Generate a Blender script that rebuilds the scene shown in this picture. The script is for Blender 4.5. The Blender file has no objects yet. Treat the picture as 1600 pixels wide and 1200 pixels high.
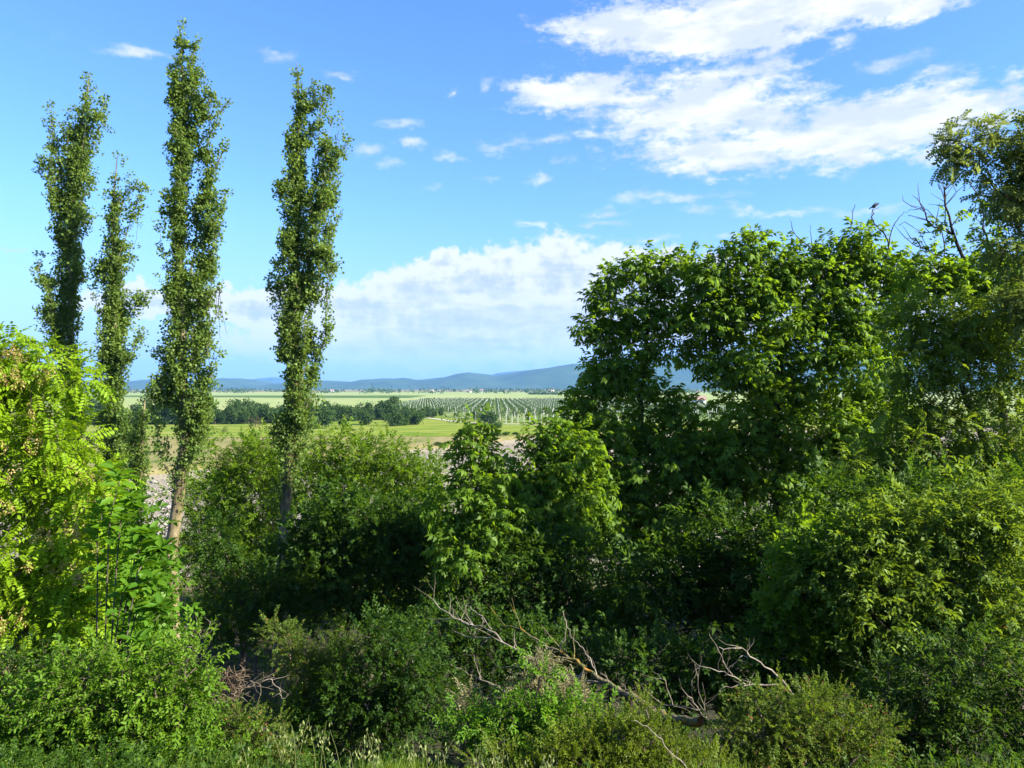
import bpy, math, random
import numpy as np
from mathutils import Vector, noise as mnoise

# ------------------------------------------------------------------ camera, sky, sun, exposure
S = bpy.context.scene
COL = S.collection
F, HOR, H = 1155.56, 606.0, 12.0          # focal length in photo pixels, horizon row, eye height over the plain
cam = bpy.data.objects.new('camera', bpy.data.cameras.new('camera'))
COL.objects.link(cam)
cam.data.lens = 26.0; cam.data.sensor_width = 36.0
cam.data.clip_start = 0.1; cam.data.clip_end = 60000
cam.location = (0, 0, H)
cam.rotation_euler = (math.radians(90) + math.atan((HOR - 600) / F), 0, 0)
S.camera = cam

SUN_AZ, SUN_EL = math.radians(110), math.radians(31)   # azimuth clockwise from the view direction (+Y)
SUN_DIR = Vector((math.sin(SUN_AZ) * math.cos(SUN_EL), math.cos(SUN_AZ) * math.cos(SUN_EL), math.sin(SUN_EL)))
sun = bpy.data.objects.new('sun', bpy.data.lights.new('sun', 'SUN'))
COL.objects.link(sun)
sun.data.energy = 5.0; sun.data.angle = math.radians(0.5); sun.data.color = (1.0, 0.93, 0.80)
sun.rotation_euler = SUN_DIR.to_track_quat('Z', 'Y').to_euler()

S.view_settings.view_transform = 'Standard'; S.view_settings.look = 'None'
S.view_settings.gamma = 1; S.view_settings.exposure = 1.8
S.view_settings.use_curve_mapping = False
SKY_K = 0.078
EXPO = 2 ** S.view_settings.exposure

S.cycles.max_bounces = 5; S.cycles.diffuse_bounces = 3; S.cycles.glossy_bounces = 2
S.cycles.transmission_bounces = 3; S.cycles.volume_bounces = 0; S.cycles.transparent_max_bounces = 6
S.cycles.caustics_reflective = False; S.cycles.caustics_refractive = False


class NT:
    """tiny helper for node trees"""
    def __init__(s, tree): s.t = tree; s.n = tree.nodes; s.l = tree.links
    def add(s, typ, **kw):
        n = s.n.new(typ)
        for k, v in kw.items(): setattr(n, k, v)
        return n
    def put(s, sock, v):
        if isinstance(v, bpy.types.NodeSocket): s.l.new(v, sock)
        elif v is not None: sock.default_value = v
    def math(s, op, a, b=None, c=None, clamp=False):
        n = s.add('ShaderNodeMath', operation=op, use_clamp=clamp)
        for i, v in enumerate((a, b, c)): s.put(n.inputs[i], v)
        return n.outputs[0]
    def vmath(s, op, a, b=None, c=None):
        n = s.add('ShaderNodeVectorMath', operation=op)
        for i, v in enumerate((a, b, c)):
            if v is not None: s.put(n.inputs[i], v)
        return n.outputs['Value'] if op in ('LENGTH', 'DOT_PRODUCT') else n.outputs[0]
    def noise(s, vec, scale, detail=4, rough=0.55, lac=2.0):
        n = s.add('ShaderNodeTexNoise'); s.put(n.inputs['Vector'], vec)
        n.inputs['Scale'].default_value = scale; n.inputs['Detail'].default_value = detail
        n.inputs['Roughness'].default_value = rough; n.inputs['Lacunarity'].default_value = lac
        return n
    def ramp(s, fac, stops, interp='LINEAR'):
        n = s.add('ShaderNodeValToRGB'); s.put(n.inputs[0], fac); cr = n.color_ramp; cr.interpolation = interp
        while len(cr.elements) < len(stops): cr.elements.new(0.5)
        for e, (p, c) in zip(cr.elements, stops):
            e.position = p; e.color = (*c, 1) if not isinstance(c, float) else (c, c, c, 1)
        return n.outputs[0]
    def mix(s, f, a, b, blend='MIX'):
        n = s.add('ShaderNodeMix', data_type='RGBA', blend_type=blend)
        s.put(n.inputs[0], f)
        for i, v in ((6, a), (7, b)): s.put(n.inputs[i], (*v, 1) if isinstance(v, tuple) and len(v) == 3 else v)
        return n.outputs[2]
    def smooth(s, v, lo, hi):
        n = s.add('ShaderNodeMapRange', interpolation_type='SMOOTHSTEP'); s.put(n.inputs[0], v)
        n.inputs[1].default_value = lo; n.inputs[2].default_value = hi
        return n.outputs[0]


def build_world():
    w = bpy.data.worlds.new('World'); S.world = w; w.use_nodes = True
    t = NT(w.node_tree); t.n.clear()
    out = t.add('ShaderNodeOutputWorld'); bg = t.add('ShaderNodeBackground')
    bg.inputs['Strength'].default_value = SKY_K
    t.l.new(bg.outputs[0], out.inputs[0])
    sky = t.add('ShaderNodeTexSky', sky_type='NISHITA', sun_disc=False)
    sky.sun_elevation = SUN_EL; sky.sun_rotation = SUN_AZ
    sky.altitude = 300; sky.air_density = 1.0; sky.dust_density = 0.6; sky.ozone_density = 2.0
    tc = t.add('ShaderNodeTexCoord').outputs['Generated']
    d = t.vmath('NORMALIZE', tc)
    sx = t.add('ShaderNodeSeparateXYZ'); t.l.new(d, sx.inputs[0])
    az = t.math('ARCTAN2', sx.outputs[0], sx.outputs[1]); el = t.math('ARCSINE', sx.outputs[2])
    # clear sky, a little more saturated, with its measured hue
    hs = t.add('ShaderNodeHueSaturation'); hs.inputs['Saturation'].default_value = 1.12
    hs.inputs['Value'].default_value = 1.0
    t.l.new(sky.outputs[0], hs.inputs['Color'])
    clear = t.mix(1.0, hs.outputs[0], (0.70, 0.90, 1.22), 'MULTIPLY')
    # cloud plane coordinates: azimuth, elevation in degrees
    k = 180 / math.pi
    cv = t.add('ShaderNodeCombineXYZ')
    t.l.new(t.math('MULTIPLY', az, k), cv.inputs[0]); t.l.new(t.math('MULTIPLY', el, k), cv.inputs[1])
    V = cv.outputs[0]
    Vs = t.vmath('MULTIPLY', V, (0.5, 1.25, 1))          # wide flat clouds
    w1 = t.noise(Vs, 0.28, 5, 0.55).outputs['Color']
    w1 = t.vmath('MULTIPLY_ADD', w1, (7.0, 2.6, 0), (-3.5, -1.3, 0))
    w2 = t.noise(V, 1.5, 4, 0.6).outputs['Color']
    w2 = t.vmath('MULTIPLY_ADD', w2, (1.1, 0.9, 0), (-0.55, -0.45, 0))
    W = t.vmath('ADD', t.vmath('ADD', V, w1), w2)
    def ae(px, py):
        a = math.atan((px - 800) / F); e = math.atan((HOR - py) / F * math.cos(a))
        return a * k, e * k
    def field(ells, vec):
        cur = None
        for (px, py, rx, ry) in ells:
            a, e = ae(px, py); ra = rx / F * k * 0.9; re = ry / F * k
            v = t.vmath('MULTIPLY_ADD', vec, (1 / ra, 1 / re, 0), (-a / ra, -e / re, 0))
            L = t.vmath('LENGTH', v)
            cur = L if cur is None else t.math('SMOOTH_MIN', cur, L, 0.25)
        return t.math('SUBTRACT', 1.0, cur)
    big = field([(900, 148, 130, 34), (1100, 165, 210, 62), (1350, 205, 260, 52), (1130, 232, 190, 34), (1500, 185, 90, 28),
                 (1200, 10, 260, 55), (980, 42, 150, 38), (1130, 45, 200, 40), (1380, 5, 120, 22)], W)
    thin = field([(200, 74, 90, 12), (415, 82, 38, 11), (540, 118, 40, 8), (580, 232, 50, 14), (620, 195, 45, 12), (640, 225, 40, 12),
                  (612, 257, 26, 13), (700, 145, 18, 9), (760, 135, 26, 13), (800, 228, 75, 14), (870, 222, 40, 12), (890, 255, 30, 12),
                  (750, 275, 30, 9), (815, 352, 34, 9), (1050, 305, 150, 11), (1100, 325, 60, 10), (950, 330, 60, 8), (1140, 362, 60, 8),
                  (1570, 130, 42, 10), (1460, 125, 50, 14), (900, 372, 60, 8), (30, 385, 60, 6), (1160, 110, 110, 24), (930, 215, 60, 12), (700, 240, 34, 10), (950, 345, 50, 8), (1020, 370, 70, 9), (1250, 330, 70, 9), (840, 280, 40, 9), (680, 292, 26, 7), (1180, 325, 50, 8), (1380, 330, 60, 10), (1320, 60, 40, 12), (1420, 90, 60, 14),
                  (800, 500, 330, 60), (650, 545, 300, 30)], W)
    # cumulus bank low over the horizon: bumpy tops
    wb = t.noise(V, 0.42, 6, 0.58).outputs['Color']
    Vb = t.vmath('ADD', V, t.vmath('MULTIPLY_ADD', wb, (5.0, 3.4, 0), (-2.5, -1.7, 0)))
    bank = field([(870, 425, 90, 60), (980, 440, 130, 58), (760, 440, 130, 50), (660, 455, 120, 46), (960, 460, 120, 52), (560, 480, 130, 42),
                  (420, 480, 130, 34), (1090, 450, 150, 48), (1300, 470, 220, 52), (770, 500, 460, 60), (700, 540, 420, 36), (700, 410, 60, 22), (230, 470, 90, 24)], Vb)
    n1 = t.noise(t.vmath('MULTIPLY', V, (0.55, 1.3, 1)), 0.7, 7, 0.6).outputs['Fac']
    n2 = t.noise(V, 0.9, 7, 0.62).outputs['Fac']
    n5 = t.noise(t.vmath('MULTIPLY', V, (0.8, 1.3, 1)), 2.2, 8, 0.68).outputs['Fac']
    a_big = t.smooth(t.math('ADD', t.math('ADD', big, t.math('MULTIPLY_ADD', n1, 1.9, -0.92)), t.math('MULTIPLY_ADD', n5, 0.7, -0.35)), -0.08, 0.62)
    a_thin = t.math('MULTIPLY', t.smooth(t.math('ADD', thin, t.math('MULTIPLY_ADD', n1, 2.8, -1.50)), -0.10, 1.5), 0.85)
    a_bank = t.smooth(t.math('ADD', bank, t.math('MULTIPLY_ADD', n2, 1.15, -0.44)), 0.0, 0.34)
    # the bank fades into the horizon mist
    fade = t.smooth(el, math.radians(0.3), math.radians(4.5))
    a_bank = t.math('MULTIPLY', a_bank, t.math('MULTIPLY_ADD', fade, 0.65, 0.30))
    # other clouds all round the sky outside the view
    n3 = t.noise(t.vmath('MULTIPLY', d, (1, 1, 2.4)), 2.2, 7, 0.6).outputs['Fac']
    side = t.smooth(t.math('ABSOLUTE', az), math.radians(38), math.radians(55))
    a_oth = t.math('MULTIPLY', t.smooth(n3, 0.54, 0.68), t.math('MULTIPLY', side, 0.7))
    cl = 1.0 / (SKY_K * EXPO)
    sh = t.noise(t.vmath('MULTIPLY', V, (0.3, 1.0, 1)), 0.62, 5, 0.55).outputs['Fac']
    ccol = t.mix(t.smooth(sh, 0.40, 0.62), (0.80 * cl, 0.88 * cl, 1.0 * cl), (1.12 * cl, 1.13 * cl, 1.12 * cl))
    # light is painted into the bank's colour: bright tops, bluish grey base
    depth = t.smooth(bank, 0.1, 0.85)
    rel = t.math('SUBTRACT', n2, t.noise(t.vmath('ADD', V, (0.5, 0.7, 0)), 0.9, 7, 0.62).outputs['Fac'])
    stk = t.noise(t.vmath('MULTIPLY', V, (0.12, 1.4, 1)), 0.9, 5, 0.55).outputs['Fac']
    bcol = t.mix(t.smooth(t.math('ADD', depth, t.math('ADD', t.math('MULTIPLY_ADD', sh, 0.9, -0.45), t.math('ADD', t.math('MULTIPLY_ADD', stk, 1.5, -0.75), t.math('MULTIPLY', rel, -1.3)))), 0.30, 1.25), (1.08 * cl, 1.08 * cl, 1.06 * cl), (0.66 * cl, 0.75 * cl, 0.88 * cl))
    c = t.mix(a_oth, clear, ccol)
    mist = t.math('MULTIPLY', t.math('SUBTRACT', 1.0, t.smooth(el, math.radians(-1), math.radians(15))), 0.75)
    c = t.mix(mist, c, (0.47 * cl, 0.59 * cl, 0.84 * cl))
    c = t.mix(a_bank, c, bcol); c = t.mix(a_thin, c, ccol); c = t.mix(a_big, c, ccol)
    t.l.new(c, bg.inputs['Color'])
build_world()

# ------------------------------------------------------------------ helpers
R = np.random.RandomState(7)

def P(px, py, d):
    return np.array(((px - 800) / F * d, d, H - (py - HOR) / F * d))

def tag(o, label=None, cat=None, group=None, kind=None):
    if label: o['label'] = label
    if cat: o['category'] = cat
    if group: o['group'] = group
    if kind: o['kind'] = kind
    return o

def empty(name, loc, label, cat, group=None):
    o = bpy.data.objects.new(name, None); COL.objects.link(o)
    o.location = tuple(float(v) for v in loc); o.empty_display_size = 0.3
    return tag(o, label, cat, group)

def mesh_np(name, V, Fc, mat=None, rnd=None, parent=None, smooth=False, k=None):
    """one mesh object from arrays; Fc is (n, k) ints; V is in world space"""
    V = np.asarray(V, dtype=np.float32); Fc = np.asarray(Fc, dtype=np.int32)
    me = bpy.data.meshes.new(name)
    if parent is not None: V = V - np.array(parent.matrix_world.translation if parent.parent else parent.location, dtype=np.float32)
    n, kk = Fc.shape
    me.vertices.add(len(V)); me.vertices.foreach_set('co', V.ravel())
    me.loops.add(n * kk); me.loops.foreach_set('vertex_index', Fc.ravel())
    me.polygons.add(n); me.polygons.foreach_set('loop_start', np.arange(0, n * kk, kk, dtype=np.int32))
    try: me.polygons.foreach_set('loop_total', np.full(n, kk, dtype=np.int32))
    except Exception: pass
    if smooth: me.polygons.foreach_set('use_smooth', np.ones(n, dtype=bool))
    me.update(calc_edges=True)
    if rnd is not None:
        at = me.attributes.new('rnd', 'FLOAT', 'FACE'); at.data.foreach_set('value', np.asarray(rnd, dtype=np.float32))
    if mat: me.materials.append(mat)
    o = bpy.data.objects.new(name, me); COL.objects.link(o)
    if parent is not None: o.parent = parent
    return o

def unit(a):
    return a / np.maximum(np.linalg.norm(a, axis=-1, keepdims=True), 1e-9)

# ---- leaf and spray templates: arrays of quads; y is the axis, z the upper side
def leaf6(L=1.0, Wd=0.45, fold=0.12, droop=0.12):
    v = [(0, 0, 0), (-Wd * .42, L * .28, fold * L), (-Wd * .40, L * .66, fold * L * .8), (0, L, -droop * L), (Wd * .40, L * .66, fold * L * .8), (Wd * .42, L * .28, fold * L)]
    return np.array(v, float), [(0, 3, 2, 1), (0, 5, 4, 3)]

def leaf4(L=1.0, Wd=0.8, fold=0.1):
    return np.array([(0, 0, 0), (-Wd * .5, L * .42, fold), (0, L, 0), (Wd * .5, L * .42, fold)], float), [(0, 3, 2, 1)]

def place(v, pos, ax, nr, s=1.0):
    ax = unit(np.asarray(ax, float)); nr = np.asarray(nr, float)
    x = unit(np.cross(ax, nr)); z = np.cross(x, ax)
    return np.asarray(pos) + s * (v[:, :1] * x + v[:, 1:2] * ax + v[:, 2:3] * z)

def stick(p, q, r):
    p = np.asarray(p, float); q = np.asarray(q, float); t = unit(q - p)
    u = unit(np.cross(t, (0.31, 0.2, 0.9))); w = np.cross(t, u)
    v = [p + r * (math.cos(a) * u + math.sin(a) * w) for a in (0, 2.1, 4.2)] + [q + r * .4 * (math.cos(a) * u + math.sin(a) * w) for a in (0, 2.1, 4.2)]
    return np.array(v), [(0, 1, 4, 3), (1, 2, 5, 4), (2, 0, 3, 5)]

class TB:
    """template builder"""
    def __init__(s): s.v = []; s.f = []; s.id = []; s.n = 0; s.c = 0
    def add(s, vf, wood=False):
        v, f = vf; s.v.append(v); s.f += [tuple(i + s.n for i in q) for q in f]
        s.id += [-1 if wood else s.c] * len(f); s.n += len(v); s.c += 1
    def done(s): return np.vstack(s.v), np.array(s.f), np.array(s.id)

def spray(kind, rs):
    """a twig with its leaves, length about 1"""
    b = TB(); cheap = kind.endswith('4'); kind = kind.rstrip('4')
    if cheap:                       # farther plants: two triangles a leaf, no twig
        def lf6(L, W, fo=.1, dr=.1): v = leaf4(L, W * 1.12, fo * L)[0]; v[2, 2] = -dr * L; return v
        lf, stk = (lf6, leaf4()[1]), None
    else: lf, stk = ((lambda *a: leaf6(*a)[0]), leaf6()[1]), 1
    if kind == 'locust':            # pinnate leaf, oval leaflets
        n = 7
        b.add(stick((0, 0, 0), (0, 1, -0.25), 0.012), True)
        for i in range(n):
            y = 0.12 + 0.84 * i / (n - 1); zc = -0.25 * y * y
            if i == n - 1:
                b.add((place(leaf6(0.26, 0.15, 0.05, .1)[0], (0, y, zc), (0, 1, -.4), (0, 0, 1)), leaf6()[1])); continue
            for sd in (-1, 1):
                L = 0.27 * (1 - 0.35 * abs(i / (n - 1) - .45)) * rs.uniform(.9, 1.1)
                b.add((place(leaf6(L, L * .5, 0.05, .1)[0], (0, y, zc), (sd, .35 + rs.uniform(-.15, .15), -.25 + rs.uniform(-.25, .15)), (rs.uniform(-.3, .3), rs.uniform(-.3, .3), 1)), leaf6()[1]))
    elif kind == 'locust_far':
        for i in range(6):
            y = 0.1 + 0.86 * i / 5; zc = -0.3 * y * y
            for sd in (-1, 1):
                L = 0.30 * rs.uniform(.85, 1.1)
                b.add((place(leaf4(L, L * .55, 0.03)[0], (0, y, zc), (sd, .5 + rs.uniform(-.2, .2), -.3 + rs.uniform(-.3, .15)), (rs.uniform(-.4, .4), rs.uniform(-.4, .4), 1)), leaf4()[1]))
    elif kind == 'walnut':          # 5-7 big drooping leaflets
        if stk: b.add(stick((0, 0, 0), (0, .85, -0.12), 0.014), True)
        for i, (y, sd) in enumerate(((.28, -1), (.32, 1), (.55, -1), (.6, 1), (.8, -1), (.82, 1), (.85, 0))):
            L = (0.36, 0.38, 0.48, 0.46, 0.5, .48, 0.55)[i] * rs.uniform(.85, 1.1)
            b.add((place(lf[0](L, L * .42, 0.10, .22), (0, y, -0.12 * y), (sd * .9, .55 + rs.uniform(-.2, .2), -.45 + rs.uniform(-.35, .2)), (rs.uniform(-.4, .4), rs.uniform(-.2, .4), 1)), lf[1]))
    elif kind in ('shrub', 'long', 'round'):
        if stk: b.add(stick((0, 0, 0), (0, 1, 0.05), 0.013), True)
        n = {'shrub': 11, 'long': 11, 'round': 9}[kind]
        for i in range(n):
            y = 0.12 + 0.88 * i / (n - 1); a = i * 2.4 + rs.uniform(-.4, .4)
            L = {'shrub': .27, 'long': .38, 'round': .34}[kind] * rs.uniform(.7, 1.15)
            wd = {'shrub': .52, 'long': .34, 'round': .62}[kind]
            b.add((place(lf[0](L, L * wd, 0.10, .18), (0, y, 0.05 * y), (math.cos(a), .65 + .8 * (i == n - 1), .55 * math.sin(a) + rs.uniform(-.2, .3)), (rs.uniform(-.5, .5), -.1 + rs.uniform(-.4, .4), 1)), lf[1]))
    elif kind == 'tiny':            # fine leaved scrub
        b.add(stick((0, 0, 0), (0, 1, 0.05), 0.012), True)
        for i in range(18):
            y = 0.06 + 0.94 * i / 17; a = i * 2.4 + rs.uniform(-.4, .4); L = .17 * rs.uniform(.7, 1.2)
            b.add((place(leaf4(L, L * .6, 0.02)[0], (rs.uniform(-.05, .05), y, 0.05 * y), (math.cos(a), .8, .7 * math.sin(a)), (rs.uniform(-.6, .6), rs.uniform(-.6, .2), 1)), leaf4()[1]))
    elif kind == 'poplar':
        for i in range(9):
            y = rs.uniform(0.05, 1.0); a = i * 2.4; L = .30 * rs.uniform(.75, 1.15); r = 0.10
            b.add((place(leaf4(L, L * .95, 0.02)[0], (r * math.cos(a), y, r * math.sin(a)), (math.cos(a), .2 + rs.uniform(-.5, .4), math.sin(a) ), (rs.uniform(-1, 1), rs.uniform(-.2, 1), rs.uniform(-1, 1))), leaf4()[1]))
    elif kind == 'clump':           # far foliage
        for i in range(7):
            p = rs.normal(0, .33, 3); L = .5 * rs.uniform(.7, 1.2)
            b.add((place(leaf4(L, L * .9, 0.03)[0], p, rs.normal(0, 1, 3), rs.normal(0, 1, 3) + (0, 0, .5)), leaf4()[1]))
    elif kind == 'blossom':         # hanging raceme of dry seed pods
        for i in range(10):
            y = i / 10; a = i * 2.4; L = .30 * rs.uniform(.7, 1.2)
            b.add((place(leaf4(L, L * .42, 0.02)[0], (.05 * math.cos(a), y, .05 * math.sin(a)), (math.cos(a) * .8, .7, math.sin(a) * .8), (rs.uniform(-1, 1), rs.uniform(-1, 1), 1)), leaf4()[1]))
    return b.done()

_T = {}
def templates(kind):
    if kind not in _T:
        rs = np.random.RandomState(11); _T[kind] = [spray(kind, rs) for _ in range(4)]
    return _T[kind]

def scatter(kind, pos, ax, nr, sc, rs):
    Vs, Fs, Rn = [], [], []; off = 0
    ax = unit(ax); x = unit(np.cross(ax, nr)); z = np.cross(x, ax)
    ch = rs.randint(0, 4, len(pos))
    for ti, (tv, tf, tid) in enumerate(templates(kind)):
        m = ch == ti; n = m.sum()
        if not n: continue
        s = sc[m][:, None, None]
        v = pos[m][:, None, :] + s * (tv[None, :, 0:1] * x[m][:, None, :] + tv[None, :, 1:2] * ax[m][:, None, :] + tv[None, :, 2:3] * z[m][:, None, :])
        f = tf[None] + (np.arange(n) * len(tv))[:, None, None] + off
        lr = rs.rand(n, tid.max() + 1); r = np.where(tid[None] < 0, 2.0, lr[:, np.maximum(tid, 0)] * .75 + .25 * rs.rand(n, 1))
        Vs.append(v.reshape(-1, 3)); Fs.append(f.reshape(-1, 4)); Rn.append(r.ravel()); off += n * len(tv)
    return np.vstack(Vs), np.vstack(Fs), np.concatenate(Rn)

# ---- wood
def tube(pts, rad, sides=6):
    pts = np.asarray(pts, float); n = len(pts)
    t = np.gradient(pts, axis=0); t = unit(t)
    ref = np.array((0.9, 0.1, 0.2)) if abs(t[0][2]) > .6 else np.array((0.05, 0.1, 1.0))
    u = unit(np.cross(t, ref)); w = np.cross(t, u)
    a = np.arange(sides) * 2 * math.pi / sides
    ring = pts[:, None] + np.asarray(rad)[:, None, None] * (np.cos(a)[None, :, None] * u[:, None] + np.sin(a)[None, :, None] * w[:, None])
    f = []
    i = np.arange(n - 1)[:, None] * sides; j = np.arange(sides)[None]; j2 = (j + 1) % sides
    f = np.stack([i + j, i + j2, i + sides + j2, i + sides + j], -1).reshape(-1, 4)
    V = ring.reshape(-1, 3)
    # closed tip and base (a fan drawn as quads with a doubled centre)
    return V, f

def merge(parts):
    Vs, Fs, o = [], [], 0
    for v, f in parts: Vs.append(v); Fs.append(np.asarray(f) + o); o += len(v)
    return np.vstack(Vs), np.vstack(Fs)

def grow(trunk, tips, slope=0.0, step=0.45, r0=0.008, expo=2.3, path_w=0.25, rs=R, jit=0.05):
    """skeleton: joins every tip to the tree at the cheapest node; returns nodes, parents, radii"""
    trunk = np.asarray(trunk, float)
    N = [trunk[0]]; par = [-1]; pl = [0.0]
    for a, b in zip(trunk[:-1], trunk[1:]):
        L = np.linalg.norm(b - a); m = max(1, int(L / step))
        for i in range(1, m + 1):
            N.append(a + (b - a) * i / m + rs.normal(0, jit * .4, 3)); par.append(len(N) - 2); pl.append(pl[-1] + L / m)
    nt = len(N); cap = nt + 4000
    A = np.zeros((cap, 3)); A[:nt] = N; PL = np.zeros(cap); PL[:nt] = pl; n = nt; tipi = []
    dist = [np.min(np.linalg.norm(A[:nt] - q, axis=1)) for q in tips]
    for qi in np.argsort(dist):
        q = tips[qi]
        if n > cap - 60: break
        dv = q - A[:n]; d = np.linalg.norm(dv, axis=1); h = np.hypot(dv[:, 0], dv[:, 1])
        c = d + path_w * PL[:n] + 1.5 * np.maximum(0, h * slope - dv[:, 2])
        k = int(np.argmin(c)); D = d[k]; m = max(1, min(12, int(D / step)))
        p0 = A[k]; pd = unit(A[k] - A[par[k]]) if par[k] >= 0 else np.array((0, 0, 1.0))
        ctrl = p0 + pd * D * .30 + (q - p0) * .3 + np.array((0, 0, .08 * D)); last = k
        for i in range(1, m + 1):
            u = i / m
            A[n] = (1 - u) ** 2 * p0 + 2 * u * (1 - u) * ctrl + u * u * q + (rs.normal(0, jit, 3) if i < m else 0)
            PL[n] = PL[last] + D / m; par.append(last); last = n; n += 1
        tipi.append(last)
    r = np.zeros(n); s = np.zeros(n)
    for i in range(n - 1, -1, -1):
        r[i] = max(r0, s[i] ** (1 / expo)) if s[i] > 0 else r0
        if par[i] >= 0: s[par[i]] += r[i] ** expo
    return A[:n], par, r, nt, tipi

def wood_mesh(A, par, r, thick=0.04, trunk_n=0, trunk_r=None, minr=0.0):
    n = len(A); kids = [[] for _ in range(n)]
    for i in range(1, n): kids[par[i]].append(i)
    if trunk_r is not None:
        for i in range(trunk_n): r[i] = max(r[i], trunk_r[0] + (trunk_r[1] - trunk_r[0]) * i / max(1, trunk_n - 1))
    out = []; stack = [(0, None)]
    while stack:
        i, p = stack.pop(); ch = [] if p is None else [p]
        rr = [] if p is None else [min(r[i] * 1.15, r[p])]
        while True:
            ch.append(i); rr.append(max(r[i], minr))
            if not kids[i]: break
            kk = sorted(kids[i], key=lambda j: -r[j] - (1e3 if j < trunk_n else 0))
            for j in kk[1:]: stack.append((j, i))
            i = kk[0]
        if len(ch) < 2: continue
        rr = np.array(rr); rr[-1] *= .35
        out.append(tube(A[ch], rr, 8 if rr.max() > thick else (4 if rr.max() > .02 else 3)))
    return merge(out)

# ------------------------------------------------------------------ materials
def new_mat(name):
    m = bpy.data.materials.new(name); m.use_nodes = True; t = NT(m.node_tree); t.n.clear()
    return m, t, t.add('ShaderNodeOutputMaterial')

def leaf_mat(name, c0, c1, trans, tw=0.45, gloss=0.03, rough=0.5, odd=None, wood=(0.10, 0.075, 0.05)):
    m, t, out = new_mat(name)
    at = t.add('ShaderNodeAttribute', attribute_name='rnd'); rn = at.outputs['Fac']
    geo = t.add('ShaderNodeNewGeometry')
    nz = t.noise(geo.outputs['Position'], 0.8, 3).outputs['Fac']
    f = t.math('ADD', t.math('MULTIPLY', rn, .6), t.math('MULTIPLY_ADD', nz, 1.2, -.4), clamp=True)
    col = t.mix(f, c0, c1)
    tcol = t.mix(f, tuple(v * .75 for v in trans), trans)
    if odd:
        om = t.math('GREATER_THAN', rn, odd[1]); col = t.mix(om, col, odd[0]); tcol = t.mix(om, tcol, odd[0])
    isw = t.math('GREATER_THAN', rn, 1.5)
    col = t.mix(isw, col, wood)
    di = t.add('ShaderNodeBsdfDiffuse'); t.l.new(col, di.inputs[0])
    tr = t.add('ShaderNodeBsdfTranslucent'); t.l.new(tcol, tr.inputs[0])
    gl = t.add('ShaderNodeBsdfGlossy'); gl.inputs['Roughness'].default_value = rough; gl.inputs[0].default_value = (0.85, 1, 0.7, 1)
    m1 = t.add('ShaderNodeMixShader'); t.l.new(t.math('MULTIPLY', t.math('SUBTRACT', 1.0, isw), tw), m1.inputs[0])
    t.l.new(di.outputs[0], m1.inputs[1]); t.l.new(tr.outputs[0], m1.inputs[2])
    m2 = t.add('ShaderNodeMixShader')
    t.l.new(t.math('MULTIPLY', t.math('SUBTRACT', 1.0, isw), gloss), m2.inputs[0])
    t.l.new(m1.outputs[0], m2.inputs[1]); t.l.new(gl.outputs[0], m2.inputs[2]); t.l.new(m2.outputs[0], out.inputs[0])
    return m

def solid(name, stops, scale=3.0, rough=0.9, bump=0.3, stretch=(1, 1, 1), detail=6, rnd_mix=0.0, bscale=None, spec=.2):
    m, t, out = new_mat(name)
    co = t.add('ShaderNodeTexCoord').outputs['Object']
    v = t.vmath('MULTIPLY', co, stretch)
    n = t.noise(v, scale, detail, .62).outputs['Fac']
    b = t.add('ShaderNodeBsdfPrincipled'); b.inputs['Roughness'].default_value = rough
    b.inputs['Specular IOR Level'].default_value = spec
    lo, hi = .36, .64
    st = [(lo + (hi - lo) * i / (len(stops) - 1), c) for i, c in enumerate(stops)]
    t.l.new(t.ramp(n, st), b.inputs['Base Color'])
    bp = t.add('ShaderNodeBump'); bp.inputs['Strength'].default_value = bump; bp.inputs['Distance'].default_value = .05
    t.l.new(t.noise(v, (bscale or scale * 4), 5, .6).outputs['Fac'], bp.inputs['Height']); t.l.new(bp.outputs[0], b.inputs['Normal'])
    t.l.new(b.outputs[0], out.inputs[0])
    return m

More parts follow.
